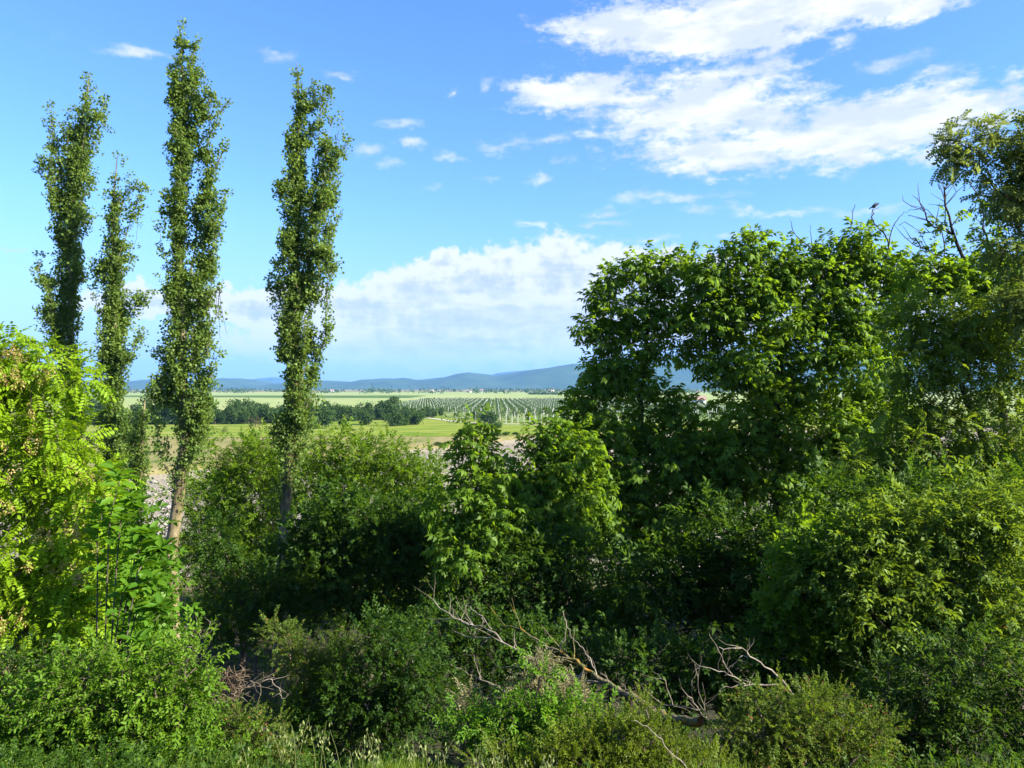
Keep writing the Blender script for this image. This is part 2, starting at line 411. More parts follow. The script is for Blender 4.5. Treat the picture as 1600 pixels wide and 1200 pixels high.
M = dict(
    poplar=leaf_mat('poplar leaves', (0.035, 0.075, 0.016), (0.155, 0.225, 0.042), (0.32, 0.46, 0.04), .34, .012, .5),
    locust=leaf_mat('locust leaves', (0.1, 0.2, 0.005), (0.22, 0.34, 0.008), (0.42, 0.6, 0.012), .45, .012, .5),
    locust_r=leaf_mat('grey green locust leaves', (0.07, 0.105, 0.022), (0.16, 0.20, 0.045), (0.30, 0.38, 0.05), .38, .012, .5),
    walnut=leaf_mat('walnut leaves', (0.032, 0.085, 0.008), (0.12, 0.2, 0.014), (0.3, 0.48, 0.012), .42, .012, .5, ((0.12, 0.075, 0.03), .985)),
    broad=leaf_mat('broad leaves', (0.045, 0.12, 0.008), (0.1, 0.2, 0.012), (0.22, 0.44, 0.012), .40, .012, .5),
    shrub=leaf_mat('shrub leaves', (0.028, 0.078, 0.006), (0.12, 0.185, 0.01), (0.28, 0.46, 0.01), .40, .012, .5, ((0.20, 0.10, 0.03), .985)),
    bush_l=leaf_mat('small bush leaves', (0.045, 0.12, 0.007), (0.12, 0.21, 0.012), (0.26, 0.46, 0.01), .40, .012, .55),
    olive=leaf_mat('olive leaves', (0.045, 0.095, 0.01), (0.145, 0.21, 0.025), (0.28, 0.4, 0.018), .36, .012, .5, ((0.22, 0.09, 0.035), .975)),
    dark=leaf_mat('shade darkened leaves', (0.012, 0.04, 0.005), (0.045, 0.09, 0.008), (0.12, 0.23, 0.01), .36, .012, .55),  # leaf green darkened to put the shade of hollow and bank into the colour
    haw=leaf_mat('hawthorn leaves', (0.035, 0.08, 0.008), (0.11, 0.16, 0.014), (0.24, 0.34, 0.015), .38, .012, .55, ((0.24, 0.10, 0.045), .90)),
    dry=leaf_mat('dry pods', (0.26, 0.17, 0.05), (0.48, 0.36, 0.13), (0.500, 0.350, 0.150), .35, .02, .5),
    fluff=leaf_mat('fluffy seed heads', (0.128, 0.136, 0.048), (0.320, 0.280, 0.150), (0.240, 0.240, 0.090), .35, .012, .55),
    yellowg=leaf_mat('yellow green herbs', (0.058, 0.098, 0.007), (0.137, 0.187, 0.011), (0.260, 0.360, 0.012), .40, .012, .55),
    far=leaf_mat('far tree foliage', (0.026, 0.062, 0.022), (0.075, 0.125, 0.032), (0.070, 0.130, 0.020), .3, .0, .6),
    far_l=leaf_mat('far bush foliage', (0.028, 0.064, 0.014), (0.075, 0.125, 0.025), (0.100, 0.170, 0.020), .3, .0, .6),
    far_p=leaf_mat('far dry tree foliage', (0.080, 0.068, 0.040), (0.160, 0.130, 0.070), (0.150, 0.120, 0.050), .3, .0, .6),
    orch=leaf_mat('orchard foliage', (0.05, 0.09, 0.028), (0.09, 0.14, 0.045), (0.100, 0.170, 0.030), .3, .0, .6),
    grass=leaf_mat('grass blades', (0.052, 0.095, 0.010), (0.130, 0.180, 0.022), (0.240, 0.360, 0.020), .42, .012, .55),
    oat=leaf_mat('oat heads', (0.176, 0.224, 0.064), (0.380, 0.400, 0.160), (0.360, 0.420, 0.120), .42, .012, .55),
    locust_g=leaf_mat('green locust leaves', (0.05, 0.10, 0.012), (0.15, 0.22, 0.022), (0.30, 0.42, 0.02), .40, .012, .5),
    bark=solid('grey brown bark', [(0.045, 0.035, 0.026), (0.14, 0.11, 0.08)], 6, .9, .6, (1, 1, .25)),
    bark_d=solid('dark bark', [(0.022, 0.017, 0.013), (0.075, 0.06, 0.045)], 6, .9, .6, (1, 1, .25)),
    bark_p=solid('poplar bark', [(0.06, 0.045, 0.025), (0.15, 0.12, 0.06), (0.26, 0.22, 0.13)], 3.2, .85, .6, (1, 1, .3)),
    dead=solid('weathered dead wood', [(0.11, 0.09, 0.06), (0.30, 0.26, 0.195)], 5, .8, .4),
    lichen=solid('lichened dead wood', [(0.08, 0.07, 0.035), (0.17, 0.13, 0.08), (0.10, 0.11, 0.03), (0.40, 0.19, 0.03)], 4.5, .85, .6),
    tangle=solid('brown dead twigs', [(0.10, 0.07, 0.045), (0.20, 0.145, 0.095)], 5, .9, .2),
    stone=solid('pale river stone', [(0.18, 0.16, 0.14), (0.32, 0.29, 0.25)], .7, .85, .2),
    post=solid('concrete post', [(0.40, 0.40, 0.37), (0.55, 0.55, 0.50)], 2, .8, .1),
    wall=solid('white plaster', [(0.70, 0.69, 0.66), (0.80, 0.79, 0.76)], .4, .8, .05),
    roof=solid('red tile roof', [(0.26, 0.17, 0.13), (0.34, 0.22, 0.17)], 1.5, .8, .1),
    glass=solid('dark window', [(0.03, 0.035, 0.04), (0.05, 0.055, 0.06)], 1, .2, .0, spec=.5),
    hill=solid('wooded hillside', [(0.016, 0.045, 0.016), (0.045, 0.085, 0.028)], .004, .95, .0, (1, 1, 1), 9),
    bird=solid('dark slate plumage', [(0.012, 0.016, 0.022), (0.035, 0.04, 0.05)], 40, .6, .1),
    bird_b=solid('pale belly plumage', [(0.30, 0.31, 0.33), (0.42, 0.43, 0.45)], 40, .7, .1),
)

def ground_mat():
    m, t, out = new_mat('terrain soil grass and gravel')
    geo = t.add('ShaderNodeNewGeometry'); p = geo.outputs['Position']
    g = t.add('ShaderNodeAttribute', attribute_name='gravel').outputs['Fac']
    b = t.add('ShaderNodeAttribute', attribute_name='bank').outputs['Fac']
    n1 = t.noise(p, .06, 6, .6).outputs['Fac']; n2 = t.noise(p, 1.3, 8, .7).outputs['Fac']
    n3 = t.noise(t.vmath('MULTIPLY', p, (1, .35, 1)), .22, 6, .65).outputs['Fac']
    grass = t.ramp(n3, [(.35, (0.10, 0.13, 0.028)), (.5, (0.20, 0.18, 0.06)), (.62, (0.24, 0.20, 0.085))])
    soil = t.ramp(n2, [(.35, (0.02, 0.022, 0.010)), (.65, (0.06, 0.055, 0.028))])
    vor = t.add('ShaderNodeTexVoronoi'); t.l.new(p, vor.inputs['Vector']); vor.inputs['Scale'].default_value = 2.2
    gv = t.mix(n2, t.ramp(vor.outputs['Distance'], [(0, (0.32, 0.275, 0.19)), (.8, (0.12, 0.105, 0.075))]), t.ramp(n1, [(.4, (0.21, 0.19, 0.145)), (.6, (0.30, 0.255, 0.17))]))
    patch = t.smooth(t.noise(t.vmath('MULTIPLY', p, (.6, 1.6, 1)), .07, 6, .62).outputs['Fac'], .60, .68)
    gv = t.mix(patch, gv, (0.13, 0.13, 0.06))
    ge = t.smooth(t.math('ADD', g, t.math('MULTIPLY_ADD', n2, .5, -.25)), .4, .6)
    c = t.mix(ge, grass, gv); c = t.mix(b, c, soil)
    bs = t.add('ShaderNodeBsdfPrincipled'); bs.inputs['Roughness'].default_value = .95; bs.inputs['Specular IOR Level'].default_value = .1
    t.l.new(c, bs.inputs['Base Color'])
    bp = t.add('ShaderNodeBump'); bp.inputs['Strength'].default_value = .8; bp.inputs['Distance'].default_value = .25
    t.l.new(n2, bp.inputs['Height']); t.l.new(bp.outputs[0], bs.inputs['Normal'])
    t.l.new(bs.outputs[0], out.inputs[0]); return m

def field_mat(name, stops, sc, stretch=(1, 1, 1)):
    m, t, out = new_mat(name)
    p = t.add('ShaderNodeNewGeometry').outputs['Position']
    a = t.noise(t.vmath('MULTIPLY', p, stretch), sc, 6, .6).outputs['Fac']; b2 = t.noise(p, 1.1, 5, .7).outputs['Fac']
    c = t.ramp(t.math('ADD', a, t.math('MULTIPLY_ADD', b2, .3, -.15)), [(.35 + .3 * i / (len(stops) - 1), c) for i, c in enumerate(stops)])
    bs = t.add('ShaderNodeBsdfDiffuse'); t.l.new(c, bs.inputs[0])
    bp = t.add('ShaderNodeBump'); bp.inputs['Strength'].default_value = .7; bp.inputs['Distance'].default_value = .3
    t.l.new(b2, bp.inputs['Height']); t.l.new(bp.outputs[0], bs.inputs['Normal'])
    t.l.new(bs.outputs[0], out.inputs[0]); return m

# ------------------------------------------------------------------ terrain
_fx = [-400, -75, -52, -20, 6, 38, 90, 200, 500]; _fy = [70, 95, 108, 150, 186, 205, 225, 250, 300]   # far edge of the riverbed
def sstep(a, b, x): t = np.clip((x - a) / (b - a), 0, 1); return t * t * (3 - 2 * t)

def height(x, y, fine=True):
    x = np.asarray(x, float); y = np.asarray(y, float)
    z = np.interp(y, [-40, 0, 2, 5.2, 5.9, 6.6, 8, 12, 18, 26, 40, 50], [10.4, 10.2, 10.0, 9.05, 8.85, 8.25, 6.9, 4.6, 2.4, 1.0, .5, 0.0])
    edge = np.interp(x, _fx, _fy) + 2.0 * np.sin(x * .13) + 1.2 * np.sin(x * .31 + 1)
    river = sstep(44, 54, y) * (1 - sstep(-1.2, 1.0, y - edge))
    z = z - 1.1 * river
    w = np.sin(x * .7 + 1.3 * np.sin(y * .4)) * np.cos(y * .55 + .7) * .18
    z = z + w * (1 - sstep(30, 60, y)) * sstep(1, 5, y)
    z = z + river * .12 * np.sin(x * .35 + np.sin(y * .2) * 2) * np.cos(y * .27)
    return z, river

def build_terrain():
    xs = np.concatenate([-np.geomspace(14000, 130, 26), np.arange(-120, 200, 2.6), np.geomspace(210, 14000, 26)])
    ys = np.concatenate([[-60, -20], np.arange(-5, 50, .9), np.arange(50, 262, 1.7), np.geomspace(264, 17000, 50)])
    X, Y = np.meshgrid(xs, ys); Z, riv = height(X, Y)
    nx, ny = len(xs), len(ys)
    V = np.stack([X, Y, Z], -1).reshape(-1, 3)
    i = np.arange(ny - 1)[:, None] * nx + np.arange(nx - 1)[None]
    Fc = np.stack([i, i + 1, i + 1 + nx, i + nx], -1).reshape(-1, 4)
    o = mesh_np('ground', V, Fc, ground_mat(), smooth=True)
    for nm, arr in (('gravel', riv), ('bank', 1 - sstep(38, 50, Y))):
        a = o.data.attributes.new(nm, 'FLOAT', 'POINT'); a.data.foreach_set('value', arr.ravel().astype(np.float32))
    tag(o, kind='structure')

def sheet(name, poly, z, mat, n=40):
    """a flat sheet between a near line and a far line, both given as (x, y) lists of equal length"""
    near, far = poly
    V = []; 
    for (a, b) in zip(near, far):
        for j in range(5):
            u = j / 4; V.append((a[0] + (b[0] - a[0]) * u, a[1] + (b[1] - a[1]) * u, z))
    k = len(near); Fc = [(i * 5 + j, (i + 1) * 5 + j, (i + 1) * 5 + j + 1, i * 5 + j + 1) for i in range(k - 1) for j in range(4)]
    return tag(mesh_np(name, V, Fc, mat), kind='structure')

build_terrain()
def G(px, py, z=0): d = (H - z) * F / (py - HOR); return ((px - 800) / F * d, d)
nl = [(x, np.interp(x, [-120, -52, 0, 40, 120, 400], [185, 180, 186, 214, 232, 300]) + 2.5 * math.sin(x * .11)) for x in range(-200, 420, 8)]
fl = [(x * 1.0, 372 + 4 * math.sin(x * .05)) for x in range(-200, 420, 8)]
sheet('meadow', (nl, fl), .05, field_mat('fresh green meadow', [(0.08, 0.145, 0.022), (0.16, 0.21, 0.03), (0.24, 0.235, 0.07)], .06, (1, 3.0, 1)))
nl = [(x * 1.0, 372 - 30 * (x > 80)) for x in np.linspace(-1500, 1500, 30)]; fl = [(x * 3, 2100) for x in np.linspace(-1500, 1500, 30)]
sheet('far_field', (nl, fl), .12, field_mat('pale green crop field', [(0.17, 0.24, 0.07), (0.24, 0.29, 0.11), (0.31, 0.32, 0.15)], .007, (1, 4, 1)))
nl = [(x * 1.0, 900 + 40 * math.sin(x * .01)) for x in np.linspace(-700, -120, 12)]; fl = [(x * 1.1, 1150) for x in np.linspace(-700, -120, 12)]
sheet('dark_crop_strip', (nl, fl), .2, field_mat('dark green crop', [(0.06, 0.11, 0.03), (0.09, 0.14, 0.04)], .01))
tp = [(-36, 300), (-28, 282), (-20, 262), (-10, 248), (4, 243), (20, 240)]
nl = [(float(x), 249 + .02 * x + max(0, (2 - x) * 1.75)) for x in np.linspace(-26, 160, 12)]; fl = [(-80 + i * (255 / 11), 690.0) for i in range(12)]
sheet('orchard_ground', (nl, fl), .17, field_mat('grassy orchard floor', [(0.09, 0.14, 0.035), (0.15, 0.20, 0.06), (0.20, 0.23, 0.09)], .05, (3, .5, 1)))
sheet('gravel_track', ([(x - .6, y - 1.6) for x, y in tp], [(x + .6, y + 1.6) for x, y in tp]), .09, field_mat('pale gravel track', [(0.30, 0.28, 0.24), (0.42, 0.40, 0.35)], .5))

def hill_range(name, prof, D, depth, amp, seed, lift=0.0):
    xs = np.linspace(prof[0][0], prof[-1][0], 220)
    ridge = np.interp(xs, [p[0] for p in prof], [p[1] for p in prof])
    rows = 22; V = []
    for j in range(rows):
        u = j / (rows - 1); y = D - depth + 2 * depth * u
        prof_u = math.sin(min(u * 2, 1) * math.pi / 2) ** 1.3 if u < .5 else math.cos((u - .5) * math.pi)
        for x, r in zip(xs, ridge):
            hgt = max(0.0, ((HOR - r) * 1.12 + lift) / F * D + H)
            X = (x - 800) / F * D
            nn = mnoise.fractal((X * .0011 + seed, y * .0011, seed), .9, 2.1, 5)
            fall = 1 - abs(u - .5) * 2
            V.append((X, y, hgt * prof_u * (1 + .45 * nn * (1 - fall) * 1.2) + amp * .12 * nn * prof_u - 1))
    n = len(xs); i = np.arange(rows - 1)[:, None] * n + np.arange(n - 1)[None]
    Fc = np.stack([i, i + 1, i + 1 + n, i + n], -1).reshape(-1, 4)
    return tag(mesh_np(name, V, Fc, M['hill'], smooth=True), kind='structure')

hill_range('hills', [(-900, 600), (-400, 592), (0, 596), (200, 604), (250, 598), (300, 603), (343, 601), (366, 597), (389, 603), (430, 607), (460, 604), (494, 601), (531, 600), (568, 602), (597, 595), (612, 597), (630, 594),
                     (655, 599), (675, 597), (697, 596), (725, 588), (754, 590), (783, 594), (812, 587), (845, 581), (887, 575), (911, 576), (980, 570), (1050, 566), (1120, 562), (1200, 570), (1400, 580), (2000, 590), (2600, 600)], 6200, 1300, 160, 3.1, 3.5)
hill_range('far_hills', [(-900, 590), (0, 592), (300, 600), (383, 596), (424, 591), (450, 596), (560, 600), (746, 594), (775, 586), (829, 580), (900, 576), (1000, 572), (1200, 552), (1500, 560), (2600, 585)], 10500, 1800, 150, 8.7)

# ------------------------------------------------------------------ far objects
def far_crown(rs, n=170, sx=1.0, sz=1.0):
    """unit tree: crown about 1 wide; returns clump positions"""
    c = []
    lobes = [(rs.uniform(-.40, .40) * sx, rs.uniform(-.3, .3) * sx, rs.uniform(.18, .72) * sz, rs.uniform(.18, .30)) for _ in range(11)]
    for _ in range(n):
        l = lobes[rs.randint(8)]; u = unit(rs.normal(0, 1, 3)) * l[3] * rs.uniform(.6, 1.05)
        c.append((l[0] + u[0], l[1] + u[1], max(.05, l[2] + u[2] * sz)))
    return np.array(c)

FARV = []
def far_variant(seed, sx, sz, mat, n=170, cs=.17):
    rs = np.random.RandomState(seed); c = far_crown(rs, n, sx, sz)
    v, f, r = scatter('clump', c, rs.normal(0, 1, (len(c), 3)), rs.normal(0, 1, (len(c), 3)), np.full(len(c), cs) * rs.uniform(.7, 1.2, len(c)), rs)
    cr = mesh_np('crown', v, f, mat, r); cr['kind'] = 'stuff'
    tv = merge([tube([(0, 0, -.05), (.01, 0, .25), (0, .01, .5 * sz)], [.035, .028, .015], 6)])
    tr = mesh_np('trunk', tv[0], tv[1], M['bark_d'])
    return cr, tr

def far_tree(var, x, y, s, label, name='tree', cat='tree', group=None, rz=0, zs=1.0):
    e = empty(name, (x, y, float(height(x, y)[0])), label, cat, group)
    for k, src in enumerate(var):
        c = src if not src.get('used') else src.copy()
        if src.get('used'): COL.objects.link(c)
        src['used'] = 1; c['used'] = 1
        c.parent = e
    e.scale = (s, s, s * zs); e.rotation_euler.z = rz
    return e

V_tree = [far_variant(21 + i, 1.15, 1.0 + .12 * i, M['far'], 330) for i in range(4)]
V_bush = [far_variant(41 + i, 1.1, .8, M['far_l'], 220) for i in range(2)]
V_dry = far_variant(61, 1.2, .8, M['far_p'], 60, .12)
rs = np.random.RandomState(5)
gB = 'dark trees of the belt behind the meadow'
for i in range(64):
    px = 150 + i * 8.5 + rs.uniform(-4, 4)
    base = np.interp(px, [150, 340, 460, 600, 690], [664, 663, 661, 656, 652]) + (-2.5 if i % 2 else 0)
    x, y = G(px, base)
    hp = np.interp(px, [150, 340, 400, 600, 640, 690], [32, 31, 30, 24, 18, 12]) * rs.uniform(.68, 1.0) + (8 if 600 < px < 612 else 0)
    s = hp / F * y * 1.08
    far_tree(V_tree[(i * 7 + i // 3) % 4], x, y, s * rs.uniform(.85, 1.1), 'tallest dark tree of the belt, near its right end' if i == 53 else 'dark green tree in the dense belt along the far side of the meadow', 'belt_tree', 'tree', gB, rs.uniform(0, 6), 1.05)
solo = [(537, 665, 15, 'b', 'low round pale green bush standing alone in the meadow beside the tree belt'),
        (576, 664, 24, 't', 'narrow upright tree between the round bush and the trio of meadow trees'),
        (613, 666, 25, 't', 'roundish dark tree at the left end of the meadow trio'),
        (630, 665, 20, 'b', 'smaller green tree between two larger ones in the meadow trio'),
        (648, 664, 27, 't', 'broad dark tree at the right end of the meadow trio'),
        (498, 670, 40, 't', 'large dark tree just behind the right edge of the rightmost poplar, before the belt'),
        (668, 652, 14, 'b', 'small dark bush at the bend of the pale gravel track'),
        (765, 662, 22, 't', 'round dark bush in front of the orchard posts'),
        (752, 669, 16, 'b', 'wide low bush at the orchard edge, left one of two'),
        (778, 669, 15, 'b', 'wide low bush at the orchard edge, right one of two'),
        (835, 664, 12, 'b', 'low green scrub beside the orchard corner under the walnut branches'),
        (745, 655, 14, 't', 'dark bush against the first orchard row'),
        (315, 666, 20, 'b', 'green bush at the belt foot right beside the tall poplar')]
for j, (px, by, hp, kd, lab) in enumerate(solo):
    x, y = G(px, by); s = hp / F * y
    far_tree((V_tree if kd == 't' else V_bush)[j % 2 + (2 if kd == 't' and j % 3 == 0 else 0)] if kd == 't' else V_bush[j % 2], x, y, s * 1.0, lab, 'meadow_tree' if kd == 't' else 'meadow_bush', 'tree' if kd == 't' else 'bush', None, j * 1.3, 1.0)
x, y = G(399, 667); far_tree(V_dry, x, y, 22 / F * y, 'brownish half bare tree in the meadow left of the middle poplar', 'bare_tree', 'tree')
x, y = G(350, 676)
V2 = [c.copy() for c in V_dry]
for c in V2: COL.objects.link(c); c['used'] = 0; c.parent = None
far_tree(V2, x, y, 14 / F * y, 'small thin bare sapling in the dry grass right of the tall poplar', 'bare_tree', 'tree', None, 2)
for j, (px, py, s) in enumerate([(775, 681, 2.6), (765, 683, 2.0), (790, 680, 2.2), (805, 679, 1.8), (685, 695, 1.8), (672, 697, 1.4), (700, 694, 1.6)]):
    x, y = G(px, py)
    far_tree(V_bush[j % 2], x, y, s, 'scrubby tuft on the gravel edge right of the slim sapling' if j < 4 else 'scrubby tuft on the riverbank left of the slim sapling', 'scrub_tuft', 'shrub', 'scrub tufts along the gravel edge', j, .6)

# distant tree line and hamlet
rs = np.random.RandomState(15)
n = 3600; px = rs.uniform(-300, 1900, n); y = rs.uniform(1500, 2600, n) ; cl = np.array([mnoise.noise((a * .02, 3.3, b * .002)) for a, b in zip(px, y)])
keep = cl > -.15; px, y, cl = px[keep], y[keep], cl[keep]
pos = np.stack([(px - 800) / F * y, y, rs.uniform(.5, 6, len(y)) + 9 * np.clip(cl, 0, .5) * rs.rand(len(y))], -1)
v, f, r = scatter('clump', pos, rs.normal(0, 1, pos.shape), rs.normal(0, 1, pos.shape), rs.uniform(5, 10, len(y)), rs)
tag(mesh_np('distant_treeline', v, f, M['far'], r), 'hazy line of distant trees under the blue hills', 'treeline', kind='stuff')
pos = np.stack([rs.uniform(-130, 60, 500), rs.normal(0, 6, 500) + 1180, rs.uniform(.3, 3, 500)], -1); pos[:, 1] += pos[:, 0] * -1.2; pos[:, 0] += 160
v, f, r = scatter('clump', pos, rs.normal(0, 1, pos.shape), rs.normal(0, 1, pos.shape), rs.uniform(3, 5, 500), rs)
tag(mesh_np('field_hedge', v, f, M['far'], r), 'thin dark hedge line crossing the pale far field', 'hedge', kind='stuff')

def house(x, y, w, dp, h, rh, rz, label):
    e = empty('farmhouse', (x, y, 0), label, 'house'); e.rotation_euler.z = rz
    def bx(nm, lo, hi, mat):
        v = [(a, b, c) for c in (lo[2], hi[2]) for b in (lo[1], hi[1]) for a in (lo[0], hi[0])]
        f = [(0, 2, 3, 1), (4, 5, 7, 6), (0, 1, 5, 4), (2, 6, 7, 3), (0, 4, 6, 2), (1, 3, 7, 5)]
        o = mesh_np(nm, v, f, mat); o.parent = e; return o
    bx('wall', (-w / 2, -dp / 2, 0), (w / 2, dp / 2, h), M['wall'])
    v = [(-w / 2 - .5, -dp / 2 - .5, h), (w / 2 + .5, -dp / 2 - .5, h), (w / 2 + .5, dp / 2 + .5, h), (-w / 2 - .5, dp / 2 + .5, h), (-w / 2 - .5, 0, h + rh), (w / 2 + .5, 0, h + rh)]
    me = bpy.data.meshes.new('roof'); me.from_pydata(v, [], [(0, 1, 5, 4), (2, 3, 4, 5), (0, 4, 3), (1, 2, 5), (0, 3, 2, 1)]); me.materials.append(M['roof'])
    o = bpy.data.objects.new('roof', me); COL.objects.link(o); o.parent = e
    for k in range(3): bx('window', (-w / 2 + w * (k + .5) / 3.5, -dp / 2 - .06, h * .35), (-w / 2 + w * (k + .5) / 3.5 + 1.4, -dp / 2 - .02, h * .8), M['glass'])
for (px, y, w, lab) in [(733, 1900, 11, 'small white house under the left part of the hill ridge'), (862, 2050, 16, 'larger white house near the walnut tree edge'), (676, 2150, 9, 'tiny white house in the distant tree line above the orchard corner'),
                        (519, 1850, 9, 'tiny pale house just right of the middle poplar'), (752, 2000, 8, 'small pale house close to the first white one')]:
    house((px - 800) / F * y, y, w, 8, 5, 3, .2, lab)
house((1088 - 800) / F * 520, 520, 12, 9, 3.5, 3, -.15, 'farmhouse with a reddish roof glimpsed between the walnut trees')

# orchard: rows with white posts
rs = np.random.RandomState(31)
gO = 'rows of the trellised orchard'
def orchard_row(p0, p1, label, h=2.3, every=9.0, dens=1.0, posts=True):
    p0 = np.array(p0, float); p1 = np.array(p1, float); L = np.linalg.norm(p1 - p0); dr = (p1 - p0) / L
    e = empty('orchard_row', (p0[0], p0[1], .12), label, 'orchard row', gO)
    n = int(L * dens); u = rs.rand(n) * L; u = u[np.sin(u * .21 + p0[0] * 3.1) + np.sin(u * .057 + p0[0]) > -1.35]; n = len(u)
    pos = np.stack([p0[0] + dr[0] * u + rs.normal(0, .55, n), p0[1] + dr[1] * u, .3 + rs.rand(n) ** .8 * h], -1)
    v, f, r = scatter('clump', pos, rs.normal(0, 1, (n, 3)), rs.normal(0, 1, (n, 3)), rs.uniform(.7, 1.5, n), rs)
    mesh_np('foliage', v, f, M['orch'], r, e)['kind'] = 'stuff'
    if posts:
        vv, ff = [], []; m = int(L / every)
        for k in range(m + 1):
            c = p0 + dr * k * every; a = .06; z0, z1 = 0.05, 3.5 + rs.uniform(-.1, .1); o = len(vv)
            vv += [(c[0] + sx * a, c[1] + sy * a, z) for z in (z0, z1) for sx, sy in ((-1, -1), (1, -1), (1, 1), (-1, 1))]
            ff += [(o, o + 1, o + 5, o + 4), (o + 1, o + 2, o + 6, o + 5), (o + 2, o + 3, o + 7, o + 6), (o + 3, o, o + 4, o + 7), (o + 4, o + 5, o + 6, o + 7)]
        mesh_np('posts', vv, ff, M['post'], None, e)['kind'] = 'stuff'
for i in range(52):
    x0 = -72 + i * 3.9
    d0 = np.interp(x0, [-72, -25, -10, 130], [420, 330, 318, 318])
    orchard_row((x0, d0), (x0 - (680 - d0) * .022, 680), 'long orchard row running towards the hills, one of the deep block behind the cross rows', dens=1.05, every=16)
for i in range(5):
    y = 252 + i * 13
    orchard_row((-24 + i * 4, y), (150, y + 4), 'orchard row lying crosswise in the front block nearest the meadow', dens=1.2, every=7, posts=i > 0)
pm = None
for k in range(26):
    x = -8 + k * 2.0; z0 = 3.2
    if pm is None:
        v, f = tube([(0, 0, 0), (0, 0, 1.6), (0, 0, z0)], [.10, .095, .09], 6); o = mesh_np('trellis_post', v, f, M['post']); pm = o
    else: o = pm.copy(); COL.objects.link(o)
    o.location = (x, 249.6 + .02 * x, 0.05)
    tag(o, 'pale concrete post along the front edge of the orchard', 'post', 'posts along the front edge of the orchard')

# riverbed stones
rs = np.random.RandomState(77)
n = 5200; px = np.where(rs.rand(n) < .5, rs.uniform(195, 275, n), rs.uniform(660, 1000, n)); py = np.where(px < 300, rs.uniform(728, 850, n), rs.uniform(668, 745, n))
d = (H + 1.1) * F / (py - HOR); x = (px - 800) / F * d; z, rv = height(x, d); ok = rv > .8
x, d, z = x[ok], d[ok], z[ok]
ico = np.array([(0, 0, 1), (.9, 0, .3), (.28, .85, .3), (-.73, .53, .3), (-.73, -.53, .3), (.28, -.85, .3), (0, 0, -.4)])
fi = [(0, 1, 2), (0, 2, 3), (0, 3, 4), (0, 4, 5), (0, 5, 1), (6, 2, 1), (6, 3, 2), (6, 4, 3), (6, 5, 4), (6, 1, 5)]
s = rs.uniform(.06, .20, len(x)) * (1 + 2 * (rs.rand(len(x)) < .04)); a = rs.uniform(0, 6.3, len(x))
q = ico[None] * s[:, None, None] * np.stack([rs.uniform(.7, 1.6, len(x)), rs.uniform(.7, 1.2, len(x)), rs.uniform(.4, .8, len(x))], -1)[:, None]
vx = q[..., 0] * np.cos(a)[:, None] - q[..., 1] * np.sin(a)[:, None] + x[:, None]; vy = q[..., 0] * np.sin(a)[:, None] + q[..., 1] * np.cos(a)[:, None] + d[:, None]
v = np.stack([vx, vy, q[..., 2] + z[:, None]], -1).reshape(-1, 3); f = (np.array(fi)[None] + np.arange(len(x))[:, None, None] * 7).reshape(-1, 3)
tag(mesh_np('river_stones', v, f, M['stone']), 'pale river stones scattered over the dry riverbed', 'stones', kind='stuff')

# ------------------------------------------------------------------ plants
def blob_points(blobs, n, d, rs, shell=.45, zr=1.0):
    """random points in ellipsoids; a blob is (px, py, rx, ry[, extra depth in m[, weight]])"""
    vol = np.array([(b[2] * b[3] * min(b[2], b[3] * 2)) ** .72 * (b[5] if len(b) > 5 else 1) for b in blobs]); cnt = np.maximum(2, (vol / vol.sum() * n).astype(int))
    out, cen = [], []
    for b, c in zip(blobs, cnt):
        dd = d + (b[4] if len(b) > 4 else 0); C = P(b[0], b[1], dd); k = dd / F
        u = unit(rs.normal(0, 1, (c, 3))) * rs.rand(c, 1) ** shell
        out.append(C + u * np.array((b[2] * k, b[2] * k * zr, b[3] * k))); cen.append(np.repeat(C[None], c, 0))
    return np.vstack(out), np.vstack(cen)

